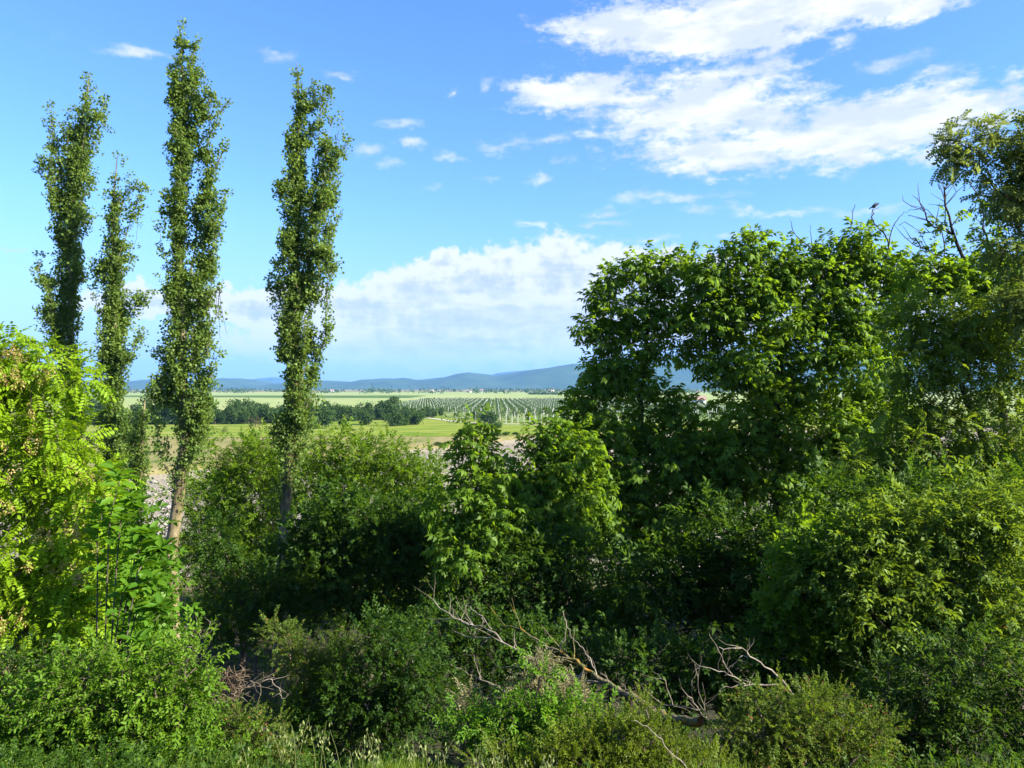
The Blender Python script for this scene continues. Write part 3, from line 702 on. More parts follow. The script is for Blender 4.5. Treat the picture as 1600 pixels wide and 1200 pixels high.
def plant(name, label, cat, mat, kind, d, trunk, blobs, tips=200, leaves=3000, size=.3, seed=1, slope=0.0, group=None, r0=.007, trunk_r=(.12, .03),
          bark='bark', droop=-.15, updir=0.0, spread=None, zr=1.0, bare=None, bare_n=0, step=.4, path_w=.25, out_w=1.0, minr=0.0, base_z=None, shell=.45, jit=.05, along=0, taper=(.05, .25)):
    rs = np.random.RandomState(seed)
    if d > 10 and kind in ('shrub', 'long', 'round', 'walnut'): kind += '4'
    if kind != 'poplar':
        ex = []
        for b in blobs:
            if b[2] > 16:
                for _ in range(3):
                    a = rs.uniform(-.3, math.pi + .3); q = rs.uniform(.22, .42)
                    ex.append((b[0] + math.cos(a) * b[2] * 1.0, b[1] - math.sin(a) * b[3] * 1.0, b[2] * q, b[3] * q * 1.15, rs.uniform(-.6, .2) * b[2] / F * d))
        blobs = list(blobs) + ex
    tp, tc = blob_points(blobs, tips, d, rs, shell, zr)
    tr = [P(a, b, d + (c[0] if c else 0)) for a, b, *c in trunk]
    gz = float(height(tr[0][0], tr[0][1])[0])
    if d < 12.5 and trunk_r == (.12, .03): trunk_r = (.035, .014)
    if base_z is None:
        if tr[0][2] > gz - .1: tr.insert(0, np.array((tr[0][0], tr[0][1], gz - .15)))
        else: tr[0][2] = gz - .15
    tr = [tr[0]] + [q for q in tr[1:] if q[2] > tr[0][2] + .2]
    if len(tr) < 2: tr.append(tr[0] + np.array((0, 0, .8)))
    e = empty(name, tr[0], label, cat, group)
    extra = []
    if bare is not None:
        extra = [P(*q) for q in bare]
        if bare_n:
            extra += [q + rs.normal(0, .2, 3) * (1, .8, .8) for q in list(extra) for _ in range(bare_n)]
    allt = np.vstack([tp] + ([np.array(extra)] if len(extra) else []))
    A, par, r, nt, ti = grow(tr, allt, slope, step, r0, 2.3, path_w, rs, jit)
    v, f = wood_mesh(A, par, r, trunk_n=nt, trunk_r=trunk_r, minr=minr)
    mesh_np('trunk', v, f, M[bark], None, e, smooth=True)
    # sprays sit round the twig tips
    cs = spread if spread else size * .9
    idx = rs.randint(0, len(tp), leaves)
    if along:
        TT = [ti[j] for j in range(len(ti))]; starts = [A[j] for j in TT]; paths = []
        for j in TT:
            L = 0; pth = [A[j]]; k = j
            while par[k] > 0 and L < along: L += np.linalg.norm(A[k] - A[par[k]]); k = par[k]; pth.append(A[k])
            paths.append((np.array(pth), L))
        ip = rs.randint(0, len(paths), leaves); w = rs.rand(leaves) ** (1.25 if kind == 'poplar' else .75); base = np.zeros((leaves, 3)); dirs = np.zeros((leaves, 3))
        for i in range(leaves):
            pth, L = paths[ip[i]]; m = len(pth) - 1; u = w[i] * m; k = min(int(u), m - 1); base[i] = pth[k] + (pth[k + 1] - pth[k]) * (u - k); dirs[i] = unit(pth[k] - pth[k + 1])
        rr = (taper[0] + (taper[1] - taper[0]) * w)[:, None]
    off = rs.normal(0, 1, (leaves, 3)); off = unit(off) * rs.rand(leaves, 1) ** .5 * cs
    pos = tp[idx] + off
    if along: off = off / cs * rr; pos = base + off
    outd = unit(pos - tc[idx]) * out_w + unit(off) * .9 + rs.normal(0, .45, (leaves, 3)); outd[:, 2] += droop + updir
    if along: outd = dirs * .9 + unit(off) * .5 + rs.normal(0, .35, (leaves, 3)); outd[:, 2] += droop + updir * .3
    nr = rs.normal(0, .45, (leaves, 3)); nr[:, 2] += 1.0; nr += unit(outd) * .25
    v, f, rn = scatter(kind, pos, outd, nr, size * rs.uniform(.55, 1.3, leaves), rs)
    cr = mesh_np('crown', v, f, M[mat], rn, e); cr['kind'] = 'stuff'
    return e

def poplar(label, d, trunk, blobs, tips, leaves, seed, mat='poplar', r=(.26, .018), size=.33, bare=None, bark='bark_p'):
    along = d * .074; rb = np.random.RandomState(seed + 60); nb = []
    for (x, y, a, b) in blobs:
        m = 3 if a > 15 else (2 if a > 9 else 1)
        for k in range(m):
            nb.append((x + (rb.uniform(-.55, .55) * a if m > 1 else 0), y + rb.uniform(-.35, .35) * b * (m > 1), a * (.78 if m > 1 else 1), b * rb.uniform(.7, 1.05), rb.uniform(-.55, .55) * a / F * d))
    blobs = nb
    return plant('poplar_tree', label, 'poplar', mat, 'poplar', d, trunk, blobs, int(tips * .95), int(leaves * 1.75), size, seed, slope=2.2, trunk_r=r, bark=bark,
                 droop=0, updir=1.2, spread=.2, zr=1.0, step=.6, path_w=.12, r0=.010, out_w=.3, minr=.010, shell=.55, bare=bare, along=along, taper=(.0022 * d, .0105 * d), jit=.04)

poplar('tallest poplar with two pointed tops, second column from the right of the row', 25,
       [(272, 1030), (270, 930), (268, 850), (283, 740), (290, 690), (285, 560), (280, 400), (284, 250), (286, 130), (279, 45)],
       [(277, 78, 12, 42), (304, 85, 14, 42), (268, 140, 18, 50), (308, 150, 20, 55), (338, 168, 12, 24), (351, 160, 6, 10), (283, 230, 27, 62), (328, 240, 16, 40), (349, 228, 8, 9),
        (272, 330, 20, 75), (320, 325, 22, 60), (350, 300, 8, 10), (275, 440, 22, 85), (316, 430, 22, 70), (335, 362, 9, 14), (266, 555, 22, 70), (308, 530, 24, 60), (334, 585, 12, 28), (250, 610, 22, 26), (230, 622, 12, 10),
        (300, 640, 30, 55), (335, 560, 8, 30), (258, 690, 12, 34), (306, 705, 14, 26)], 420, 4300, 1,
       size=.28, bare=[(344, 452, 24.6), (341, 470, 24.6)])
poplar('broad poplar with a shouldered left side, leftmost of the row', 33,
       [(118, 1000), (118, 850), (117, 700), (113, 560), (110, 450), (112, 330), (125, 200), (139, 112)],
       [(139, 128, 11, 24), (160, 165, 14, 42), (106, 195, 22, 42), (78, 192, 12, 32), (138, 195, 18, 50), (120, 260, 26, 55), (82, 260, 20, 50), (58, 262, 7, 16),
        (84, 340, 22, 60), (128, 325, 18, 50), (98, 420, 30, 60), (65, 420, 12, 35), (130, 410, 14, 55), (95, 500, 26, 50), (112, 580, 26, 70), (115, 680, 24, 70), (118, 760, 18, 40)], 330, 3600, 2)
poplar('shorter poplar with a bare dead spike on top, between the broad and the tallest poplar', 32,
       [(180, 1000), (180, 850), (178, 700), (178, 560), (178, 440), (174, 340), (182, 244)],
       [(190, 305, 12, 36), (213, 285, 13, 20), (226, 296, 8, 10), (214, 325, 12, 20), (178, 345, 12, 36), (190, 400, 20, 40), (158, 405, 18, 45), (175, 480, 26, 50), (213, 472, 14, 13), (234, 460, 9, 6),
        (158, 560, 20, 50), (190, 550, 18, 50), (218, 525, 11, 12), (172, 640, 26, 60), (193, 690, 20, 50), (165, 720, 20, 50), (203, 745, 12, 40)], 300, 3000, 3, mat='poplar',
       bare=[(170, 302, 32), (186, 246, 32)])
poplar('poplar with plumes leaning right, rightmost of the row and apart from the others', 25.5,
       [(438, 980), (441, 880), (447, 790), (456, 700), (459, 600), (461, 480), (464, 350), (466, 230), (464, 95)],
       [(464, 125, 11, 36), (483, 165, 16, 45), (509, 148, 11, 28), (528, 175, 9, 16), (464, 230, 20, 55), (500, 215, 16, 36), (518, 255, 18, 42), (542, 216, 7, 16),
        (453, 310, 22, 55), (503, 310, 26, 55), (533, 325, 8, 24), (532, 240, 8, 22), (443, 390, 22, 50), (500, 385, 30, 55), (438, 440, 18, 50), (482, 455, 30, 55), (452, 540, 22, 60), (485, 545, 20, 45), (512, 515, 14, 28),
        (460, 620, 20, 50), (483, 615, 17, 45), (446, 670, 18, 40), (430, 700, 10, 44), (474, 680, 10, 30), (426, 770, 8, 40)], 400, 4200, 4, size=.28)
poplar('thin young poplar with a pale broken stub, leaning beside the tall poplar', 29,
       [(208, 900), (212, 820), (220, 740), (224, 670), (226, 625)],
       [(220, 680, 9, 26), (222, 650, 8, 14), (213, 740, 9, 34), (206, 790, 9, 30), (210, 700, 7, 24)], 60, 520, 5, r=(.09, .07), size=.3)

# ---- middle distance bushes
plant('bush', 'bright leafy bush filling the gap between the two tallest poplars', 'bush', 'shrub', 'shrub', 29, [(380, 1000), (375, 880)],
      [(372, 722, 42, 30), (425, 706, 28, 20), (335, 765, 34, 36), (395, 770, 50, 45), (440, 760, 30, 40), (345, 850, 55, 55), (415, 860, 50, 60), (370, 930, 60, 50), (320, 700, 14, 12)], 330, 4000, .40, 11, .3, zr=1.1, spread=.5)
plant('bush', 'large rounded bush right of the rightmost poplar, with a sunlit yellow green top', 'bush', 'shrub', 'shrub', 28.5, [(580, 1000), (575, 880)],
      [(505, 705, 28, 22), (540, 712, 34, 26), (590, 716, 40, 26), (640, 726, 34, 24), (672, 740, 22, 18), (500, 765, 50, 44), (570, 775, 60, 50), (640, 785, 50, 44), (540, 850, 70, 50), (620, 860, 60, 50), (560, 930, 80, 50), (650, 920, 50, 50)], 430, 6000, .40, 12, .3, zr=1.1, spread=.5)
plant('bush', 'broadleaved bush low in front of the large rounded bush', 'bush', 'dark', 'round', 21, [(545, 1050), (545, 950)],
      [(560, 800, 50, 40), (500, 840, 50, 40), (600, 840, 50, 40), (480, 900, 60, 45), (570, 910, 80, 50), (660, 890, 50, 45), (640, 830, 45, 30)], 260, 2900, .36, 13, .2, spread=.45)
plant('walnut_sapling', 'slim walnut sapling poking up alone in front of the gravel riverbed', 'sapling', 'walnut', 'walnut', 17, [(760, 1050), (752, 900), (745, 780), (735, 655)],
      [(737, 655, 11, 12), (731, 680, 13, 16), (716, 684, 12, 10), (742, 708, 18, 20), (725, 730, 14, 16), (762, 706, 10, 10), (745, 760, 34, 26), (715, 790, 36, 30), (770, 800, 40, 34), (740, 860, 60, 40)], 150, 1600, .29, 14, .4, trunk_r=(.08, .02), spread=.2)
plant('walnut_tree', 'small walnut tree with reddish bare twigs left of the big walnuts', 'walnut tree', 'walnut', 'walnut', 19, [(880, 1050), (882, 900), (878, 780), (872, 700)],
      [(868, 664, 14, 12), (885, 690, 26, 22), (850, 700, 22, 18), (900, 720, 40, 30), (815, 745, 34, 22), (850, 770, 50, 40), (790, 790, 40, 34), (900, 800, 60, 44), (840, 840, 60, 40)], 220, 3300, .30, 15, .3, trunk_r=(.13, .04), bark='bark_d', spread=.3)
plant('walnut_tree', 'tall open walnut tree against the cloud bank, left of the two big walnuts', 'walnut tree', 'walnut', 'walnut', 21, [(985, 1050), (990, 900), (998, 760), (1002, 620), (1010, 520), (1012, 430)],
      [(1012, 428, 30, 24), (975, 440, 24, 18), (1055, 425, 30, 20), (950, 482, 26, 20), (1000, 490, 40, 30), (1060, 480, 36, 30), (938, 520, 24, 18), (985, 545, 44, 30), (1045, 545, 40, 26), (940, 580, 26, 16), (935, 612, 24, 16),
       (1000, 600, 50, 26), (1060, 640, 40, 20), (905, 650, 24, 16), (960, 660, 44, 26), (1040, 680, 60, 30), (950, 735, 60, 36), (1060, 750, 70, 44), (980, 820, 80, 50), (930, 700, 40, 30, 1), (1010, 715, 56, 36, -1), (1095, 700, 46, 34), (925, 790, 56, 40, -1), (1050, 800, 76, 44, -1)],
      380, 8200, .31, 16, .25, trunk_r=(.20, .03), bark='bark_d', spread=.27, bare=[(1047, 375, 21), (1022, 382, 20.5), (1009, 392, 21)])
plant('walnut_tree', 'broad leafy walnut tree with bare twigs on top where the bird perches', 'walnut tree', 'walnut', 'walnut', 20, [(1222, 1050), (1220, 900), (1214, 760), (1212, 620), (1225, 520), (1280, 430)],
      [(1168, 400, 20, 22), (1135, 430, 26, 22), (1100, 455, 24, 22), (1200, 432, 28, 28), (1245, 414, 24, 22), (1290, 420, 28, 28), (1345, 400, 26, 28), (1385, 424, 26, 24), (1320, 440, 36, 26), (1160, 460, 40, 26), (1420, 440, 24, 18), (1180, 385, 8, 10), (1296, 392, 9, 12), (1358, 378, 9, 12),
       (1110, 500, 34, 26), (1160, 500, 44, 32), (1230, 500, 50, 40), (1300, 500, 50, 40), (1365, 500, 44, 30), (1130, 570, 30, 24), (1180, 575, 50, 40), (1260, 590, 60, 46), (1340, 570, 60, 44), (1180, 660, 60, 40), (1270, 680, 80, 50), (1370, 650, 60, 50),
       (1130, 740, 60, 40), (1220, 770, 90, 50), (1340, 760, 70, 50)], 560, 11500, .31, 17, .25, trunk_r=(.24, .05), bark='bark_d', spread=.32)
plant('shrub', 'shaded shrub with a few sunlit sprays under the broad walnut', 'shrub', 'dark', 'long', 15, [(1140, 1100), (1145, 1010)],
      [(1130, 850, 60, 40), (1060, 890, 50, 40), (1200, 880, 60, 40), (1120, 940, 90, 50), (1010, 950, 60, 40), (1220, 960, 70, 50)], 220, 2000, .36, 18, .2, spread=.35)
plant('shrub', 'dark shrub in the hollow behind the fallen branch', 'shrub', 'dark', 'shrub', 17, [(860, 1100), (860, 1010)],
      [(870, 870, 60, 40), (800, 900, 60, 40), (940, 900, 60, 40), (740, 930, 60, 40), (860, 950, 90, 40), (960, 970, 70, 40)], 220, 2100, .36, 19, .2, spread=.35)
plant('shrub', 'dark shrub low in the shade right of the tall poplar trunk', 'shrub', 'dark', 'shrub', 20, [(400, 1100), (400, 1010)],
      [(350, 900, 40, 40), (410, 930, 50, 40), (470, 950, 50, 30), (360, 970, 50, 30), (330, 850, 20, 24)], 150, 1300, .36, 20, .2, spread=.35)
plant('shrub', 'leafy shrub at the foot of the two left poplars', 'shrub', 'shrub', 'shrub', 28, [(190, 1000), (190, 900)],
      [(150, 800, 40, 40), (200, 830, 34, 34), (230, 860, 30, 30), (180, 880, 60, 40), (120, 760, 30, 40)], 150, 1300, .40, 21, .2, spread=.4)

plant('thicket', 'bright thicket low on the bank behind the rightmost poplar and the rounded bush', 'thicket', 'shrub', 'shrub', 35, [(640, 900), (640, 850)],
      [(330, 790, 50, 44), (400, 780, 50, 44), (480, 760, 60, 40), (560, 760, 60, 40), (640, 775, 60, 40), (700, 800, 50, 36), (350, 860, 90, 40), (500, 850, 120, 50), (660, 860, 90, 50), (420, 730, 50, 24)], 260, 3400, .60, 61, .2, spread=.6)
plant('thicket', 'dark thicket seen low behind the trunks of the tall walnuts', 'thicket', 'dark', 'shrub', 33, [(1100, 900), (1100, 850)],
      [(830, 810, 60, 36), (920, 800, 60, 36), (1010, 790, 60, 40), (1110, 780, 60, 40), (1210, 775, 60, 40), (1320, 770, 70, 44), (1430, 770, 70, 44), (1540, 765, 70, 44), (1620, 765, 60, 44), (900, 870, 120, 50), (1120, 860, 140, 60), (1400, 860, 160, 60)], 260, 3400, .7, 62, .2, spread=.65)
plant('bush', 'added deep green bush shading the hollow, mostly hidden behind the sunlit long leaved bush', 'bush', 'dark', 'shrub', 13.5, [(1480, 1150), (1480, 1050)],  # added to block the sun from the hollow, mostly out of sight
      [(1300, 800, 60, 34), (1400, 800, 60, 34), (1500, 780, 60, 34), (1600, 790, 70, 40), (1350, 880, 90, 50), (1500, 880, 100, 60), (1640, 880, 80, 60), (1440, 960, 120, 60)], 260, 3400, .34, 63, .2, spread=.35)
# ---- right hand trees
plant('locust_tree', 'grey green locust tree reaching in high from the right edge', 'locust tree', 'locust_r', 'locust_far', 14, [(1680, 1100), (1670, 800), (1650, 560), (1625, 360)],
      [(1590, 205, 40, 18), (1555, 238, 34, 12), (1500, 232, 22, 10), (1500, 205, 16, 5), (1540, 262, 44, 12), (1478, 252, 14, 8), (1610, 270, 50, 40), (1575, 310, 34, 20), (1600, 380, 40, 50), (1640, 480, 60, 60), (1590, 470, 22, 30), (1680, 300, 70, 70)],
      220, 3000, .25, 22, .1, trunk_r=(.18, .06), bark='bark_d', droop=-.5, spread=.22)
plant('locust_tree', 'feathery green locust tree spreading below the half bare tree', 'locust tree', 'locust_g', 'locust_far', 15, [(1560, 1100), (1555, 850), (1540, 700), (1500, 600)],
      [(1400, 695, 40, 26), (1370, 720, 40, 24), (1580, 740, 40, 40), (1520, 760, 50, 34), (1430, 490, 30, 20), (1500, 500, 40, 24), (1440, 520, 30, 22), (1490, 540, 40, 26), (1560, 530, 44, 30), (1600, 590, 50, 40), (1440, 580, 44, 28), (1520, 600, 50, 36), (1425, 640, 36, 24), (1490, 670, 50, 30), (1570, 690, 50, 40), (1450, 720, 40, 26)],
      290, 4600, .26, 23, .1, trunk_r=(.16, .05), bark='bark_d', droop=-.4, spread=.28)
plant('walnut_tree', 'half bare walnut with dark crooked branches against the sky at the right', 'walnut tree', 'walnut', 'walnut', 17, [(1585, 1080), (1580, 800), (1560, 560), (1520, 430), (1497, 385), (1478, 320)],
      [(1450, 425, 30, 16), (1500, 440, 30, 18), (1560, 440, 40, 26), (1600, 470, 40, 30), (1560, 330, 16, 16), (1535, 350, 12, 12), (1485, 345, 12, 12), (1520, 400, 14, 12), (1560, 400, 20, 16), (1470, 430, 22, 14), (1510, 450, 24, 16), (1440, 395, 12, 10), (1580, 500, 40, 30), (1540, 520, 40, 24), (1440, 460, 24, 14)],
      150, 1700, .27, 24, .1, trunk_r=(.20, .02), bark='bark_d', spread=.2, r0=.008, minr=.009,
      bare=[(1466, 272, 17), (1511, 278, 17), (1533, 297, 17), (1438, 316, 17), (1454, 301, 16.6), (1420, 336, 17.2), (1414, 346, 16.8), (1430, 362, 17.2), (1417, 387, 16.8), (1450, 400, 17), (1524, 315, 17.3), (1444, 330, 17.4),
            (1480, 290, 17.1), (1495, 300, 16.8), (1440, 342, 16.7), (1460, 355, 17), (1456, 385, 16.7), (1463, 410, 17), (1550, 300, 17), (1545, 320, 16.6), (1492, 282, 17.3), (1425, 322, 17)], bare_n=4, step=.24, path_w=.45, jit=.035)
plant('bush', 'sunlit long leaved bush bulging out at the right under the locust', 'bush', 'olive', 'long', 11, [(1490, 1180), (1490, 1060)],
      [(1440, 815, 60, 34), (1530, 810, 60, 40), (1590, 860, 50, 50), (1370, 860, 60, 34), (1450, 880, 80, 44), (1550, 940, 70, 50), (1380, 940, 80, 44), (1470, 990, 90, 44), (1320, 900, 50, 30)], 330, 3600, .25, 25, .2, spread=.28)
plant('bush', 'round leaved darker bush left of the sunlit long leaved one', 'bush', 'shrub', 'round', 11.5, [(1300, 1180), (1300, 1080)],
      [(1300, 850, 50, 34), (1260, 900, 50, 40), (1330, 960, 60, 40), (1250, 980, 50, 40), (1330, 1030, 70, 34), (1240, 1050, 50, 30)], 220, 1900, .25, 26, .2, spread=.28)
plant('bush', 'small leaved bush in the bottom right corner, mostly in shade', 'bush', 'dark', 'shrub', 9, [(1520, 1330), (1520, 1230)],
      [(1450, 1060, 70, 36), (1550, 1040, 70, 40), (1400, 1120, 70, 40), (1500, 1130, 90, 44), (1600, 1120, 60, 50), (1440, 1190, 90, 34)], 220, 1900, .20, 27, .2, spread=.22)
plant('scrub', 'fine leaved olive scrub with reddish twigs right of the fallen branch', 'scrub', 'haw', 'tiny', 8, [(1230, 1300), (1230, 1240)],
      [(1210, 1110, 44, 24), (1270, 1110, 50, 30), (1180, 1150, 50, 30), (1250, 1160, 60, 34), (1330, 1150, 50, 34), (1300, 1200, 80, 30), (1150, 1200, 50, 24)], 260, 2600, .17, 28, .3, spread=.16)

# ---- left foreground
def seeds_for(e, blobs, d, n, rs, size=.13):
    k = 0
    for i in range(n):
        b = blobs[rs.randint(len(blobs))]
        c = P(b[0] + rs.uniform(-1, 1) * b[2] * .8, b[1] + rs.uniform(-.9, .9) * b[3], d - rs.uniform(.55, 1.0) * b[2] / F * d)
        m = rs.randint(3, 7); pos = c + rs.normal(0, .05, (m, 3)); ax = rs.normal(0, .35, (m, 3)); ax[:, 2] -= 1
        v, f, r = scatter('blossom', pos, ax, rs.normal(0, 1, (m, 3)), size * rs.uniform(.7, 1.2, m), rs)
        mesh_np('seed_cluster', v, f, M['dry'], r, e)['kind'] = 'stuff'
LB = [(30, 570, 66, 34), (88, 600, 40, 36), (-40, 600, 80, 66), (20, 640, 70, 60), (80, 690, 54, 50), (0, 740, 80, 60), (80, 790, 60, 60), (20, 860, 80, 60), (110, 870, 60, 50), (60, 950, 80, 60), (150, 760, 30, 30), (-20, 980, 70, 70), (-120, 800, 90, 200), (120, 950, 50, 40), (60, 1040, 60, 40)]
e = plant('locust_tree', 'bright yellow green locust tree with tan seed clusters at the left edge', 'locust tree', 'locust', 'locust', 9.5, [(-60, 1250), (-60, 1000), (-40, 800), (-10, 640)], LB,
          420, 4700, .26, 31, .2, trunk_r=(.13, .03), droop=-.45, spread=.24)
seeds_for(e, LB[:12], 9.5, 70, np.random.RandomState(3), .115)

def leafy_sapling():
    rs = np.random.RandomState(44); d = 9.0
    shoots = [[(150, 1050), (170, 860), (185, 760), (176, 730)], [(160, 1040), (215, 900), (240, 860), (258, 855)], [(160, 1040), (210, 960), (245, 945), (262, 950)], [(150, 1050), (190, 820), (205, 790), (210, 775)],
              [(150, 1060), (200, 1000), (240, 1000), (255, 1020)], [(140, 1060), (150, 900), (160, 830), (150, 790)], [(150, 1050), (205, 880), (225, 835), (240, 830)], [(150, 1050), (190, 930), (225, 910), (250, 905)]]
    root = P(150, 1060, d); root[2] = float(height(root[0], root[1])[0]) - .05
    e = empty('leafy_sapling', root, 'large leaved sapling shoots between the locust and the tall poplar trunk', 'sapling')
    ws = []; first = None; count = 0
    lf = leaf6(1.0, .50, .10, .16)
    for s in shoots:
        pts = [root] + [P(a, b, d - .35 + .1 * i + rs.uniform(-.15, .15)) for i, (a, b) in enumerate(s[1:])]
        u = np.linspace(0, 1, 22); k = np.linspace(0, 1, len(pts)); q = np.stack([np.interp(u, k, [p[j] for p in pts]) for j in range(3)], -1)
        q[1:-1] = (q[:-2] + q[2:]) / 2; q += np.sin(u * 9 + s[1][0])[:, None] * np.array((.05, .03, 0)) * u[:, None]; ws.append(tube(q, np.linspace(.012, .003, 22), 5))
        for i in range(36):
            if count > 290: break
            f = .30 + .70 * i / 35; p = np.array([np.interp(f, u, q[:, j]) for j in range(3)]); a = i * 2.4 + rs.uniform(-.5, .5)
            ax = np.array((math.cos(a), math.sin(a) * .7 - .3, .25 + rs.uniform(-.5, .4))); nr = np.array((rs.uniform(-.3, .5), rs.uniform(-.5, .1), 1.0))
            if first is None:
                first = mesh_np('leaf', lf[0], lf[1], M['broad'], [.5, .5]); o = first
                me2 = [first.data]
                for rv in (.1, .9, .3): m2 = first.data.copy(); m2.attributes['rnd'].data.foreach_set('value', np.array([rv, rv], np.float32)); me2.append(m2)
            else: o = bpy.data.objects.new('leaf', me2[rs.randint(4)]); COL.objects.link(o)
            count += 1
            y = Vector(ax).normalized(); x = y.cross(Vector(nr)).normalized(); z = x.cross(y)
            from mathutils import Matrix
            mt = Matrix((x, y, z)).transposed()
            o.parent = e; o.rotation_euler = mt.to_euler(); sc = rs.uniform(.15, .23); o.scale = (sc, sc, sc); o.location = Vector(p - root)
    v, f = merge(ws); mesh_np('stem', v, f, M['bark'], None, e, smooth=True)
leafy_sapling()
plant('bush', 'dense bush of medium leaves behind the large leaved sapling', 'bush', 'broad', 'round', 10.2, [(150, 1200), (150, 1080)],
      [(150, 870, 50, 40), (200, 900, 40, 40), (180, 960, 60, 40), (215, 1000, 40, 30), (140, 1020, 60, 40), (180, 820, 26, 24)], 160, 1400, .26, 45, .2, spread=.26)
plant('bush', 'dense small leaved green bush in the bottom left corner', 'bush', 'bush_l', 'shrub', 7.2, [(180, 1500), (180, 1300)],
      [(200, 1060, 70, 36), (270, 1080, 50, 34), (130, 1080, 70, 40), (50, 1120, 80, 40), (220, 1130, 80, 44), (290, 1150, 44, 44), (120, 1170, 90, 44), (30, 1200, 80, 50), (230, 1210, 90, 40), (306, 1040, 24, 22), (330, 1200, 50, 30), (100, 1230, 120, 34), (250, 1240, 110, 30)], 460, 4100, .17, 32, .2, spread=.19)
plant('shrub', 'dark shrub in the shade beneath the locust seed clusters', 'shrub', 'dark', 'shrub', 8.2, [(40, 1400), (40, 1200)],
      [(40, 1060, 60, 30), (0, 1110, 60, 40), (90, 1110, 60, 30)], 100, 800, .18, 33, .2, spread=.19)

# ---- centre foreground shrubs
plant('hawthorn', 'hawthorn shoot with yellowish and reddish leaves standing up left of centre', 'hawthorn', 'haw', 'tiny', 11, [(490, 1250), (485, 1130), (470, 1060)],
      [(440, 1000, 18, 14), (425, 988, 10, 6), (462, 1025, 20, 18), (485, 1055, 22, 18), (540, 1020, 20, 12), (536, 985, 5, 12), (520, 1040, 26, 16), (500, 1085, 30, 20), (470, 1110, 40, 24), (455, 1078, 14, 8)], 150, 1150, .20, 51, .4, trunk_r=(.04, .015), spread=.15)
plant('shrub', 'dull green shrub left of the fallen branch with a few pale blooms', 'shrub', 'dark', 'shrub', 10.5, [(610, 1250), (610, 1150)],
      [(600, 1000, 40, 24), (640, 1040, 50, 30), (570, 1060, 50, 30), (620, 1090, 60, 30), (540, 1110, 50, 30), (680, 1080, 40, 24), (590, 1150, 80, 30), (500, 1150, 50, 30)], 240, 2300, .19, 52, .3, spread=.2)
plant('shrub', 'reddish tipped low shrub beside the bottom left bush', 'shrub', 'haw', 'tiny', 8, [(390, 1350), (390, 1260)],
      [(360, 1130, 30, 16), (400, 1150, 34, 18), (410, 1185, 30, 18), (350, 1170, 40, 24), (440, 1190, 40, 20)], 120, 900, .16, 53, .3, spread=.14)
plant('creeper_mound', 'mound of old clematis with fluffy tan seed heads over the fallen branch', 'creeper', 'fluff', 'tiny', 9, [(860, 1250), (865, 1130)],
      [(850, 1050, 24, 20), (880, 1085, 24, 24), (835, 1090, 26, 22), (905, 1100, 12, 22), (760, 1100, 44, 8), (720, 1105, 20, 6), (860, 1125, 30, 18)], 150, 1150, .15, 54, .3, trunk_r=(.02, .01), spread=.12)
plant('nettle_patch', 'upright bright green nettles below the fluffy creeper', 'nettles', 'broad', 'shrub', 8.3, [(800, 1250), (800, 1200)],
      [(790, 1105, 16, 12), (830, 1120, 30, 20), (770, 1140, 36, 20), (860, 1150, 40, 24), (730, 1130, 26, 14), (838, 1020, 7, 20), (845, 1055, 9, 24), (905, 1120, 20, 24), (940, 1130, 12, 30)], 150, 900, .18, 55, .8, trunk_r=(.012, .008), spread=.12)
plant('shrub', 'leafy shrub in the dark hollow beyond the fallen branch', 'shrub', 'dark', 'shrub', 13, [(720, 1250), (720, 1150)],
      [(700, 980, 40, 30), (760, 1000, 50, 30), (660, 1010, 40, 30), (830, 1010, 50, 30), (900, 1020, 50, 30), (770, 1050, 70, 30), (960, 1040, 50, 30)], 190, 1500, .26, 56, .2, spread=.25)
plant('shrub', 'low leafy shrub in shade between the fallen branch and the forked dead branch', 'shrub', 'dark', 'round', 11.5, [(1070, 1250), (1070, 1160)],
      [(1020, 1040, 50, 26), (1090, 1050, 50, 26), (1150, 1040, 50, 26), (1060, 1090, 70, 26), (1180, 1080, 50, 24), (1210, 1010, 40, 26)], 150, 1200, .22, 57, .2, spread=.22)
plant('herb_patch', 'yellow green feathery herbs at the bottom centre behind the grass', 'herbs', 'yellowg', 'tiny', 7.2, [(950, 1250), (950, 1200)],
      [(900, 1160, 44, 18), (960, 1150, 44, 20), (1010, 1160, 40, 20), (860, 1180, 50, 20), (940, 1190, 70, 24), (1030, 1190, 50, 24), (800, 1190, 50, 16), (1000, 1120, 26, 12), (880, 1210, 90, 24), (1080, 1210, 70, 24)], 300, 2600, .14, 58, .9, trunk_r=(.008, .005), spread=.11, updir=.9)

# undergrowth over the bank: one mass
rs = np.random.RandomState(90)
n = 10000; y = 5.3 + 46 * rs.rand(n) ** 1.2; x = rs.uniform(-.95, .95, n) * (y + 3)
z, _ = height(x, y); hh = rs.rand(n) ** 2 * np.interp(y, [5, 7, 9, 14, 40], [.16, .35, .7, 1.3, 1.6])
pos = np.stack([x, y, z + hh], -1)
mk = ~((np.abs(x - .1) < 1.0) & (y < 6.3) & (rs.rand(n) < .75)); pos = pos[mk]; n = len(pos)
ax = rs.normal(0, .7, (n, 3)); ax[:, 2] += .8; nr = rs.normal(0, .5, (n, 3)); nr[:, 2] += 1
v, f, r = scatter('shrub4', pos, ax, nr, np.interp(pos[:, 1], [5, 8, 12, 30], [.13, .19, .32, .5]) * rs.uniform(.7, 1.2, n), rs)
tag(mesh_np('undergrowth', v, f, M['dark'], r), 'dark low undergrowth covering the shaded bank', 'undergrowth', kind='stuff')

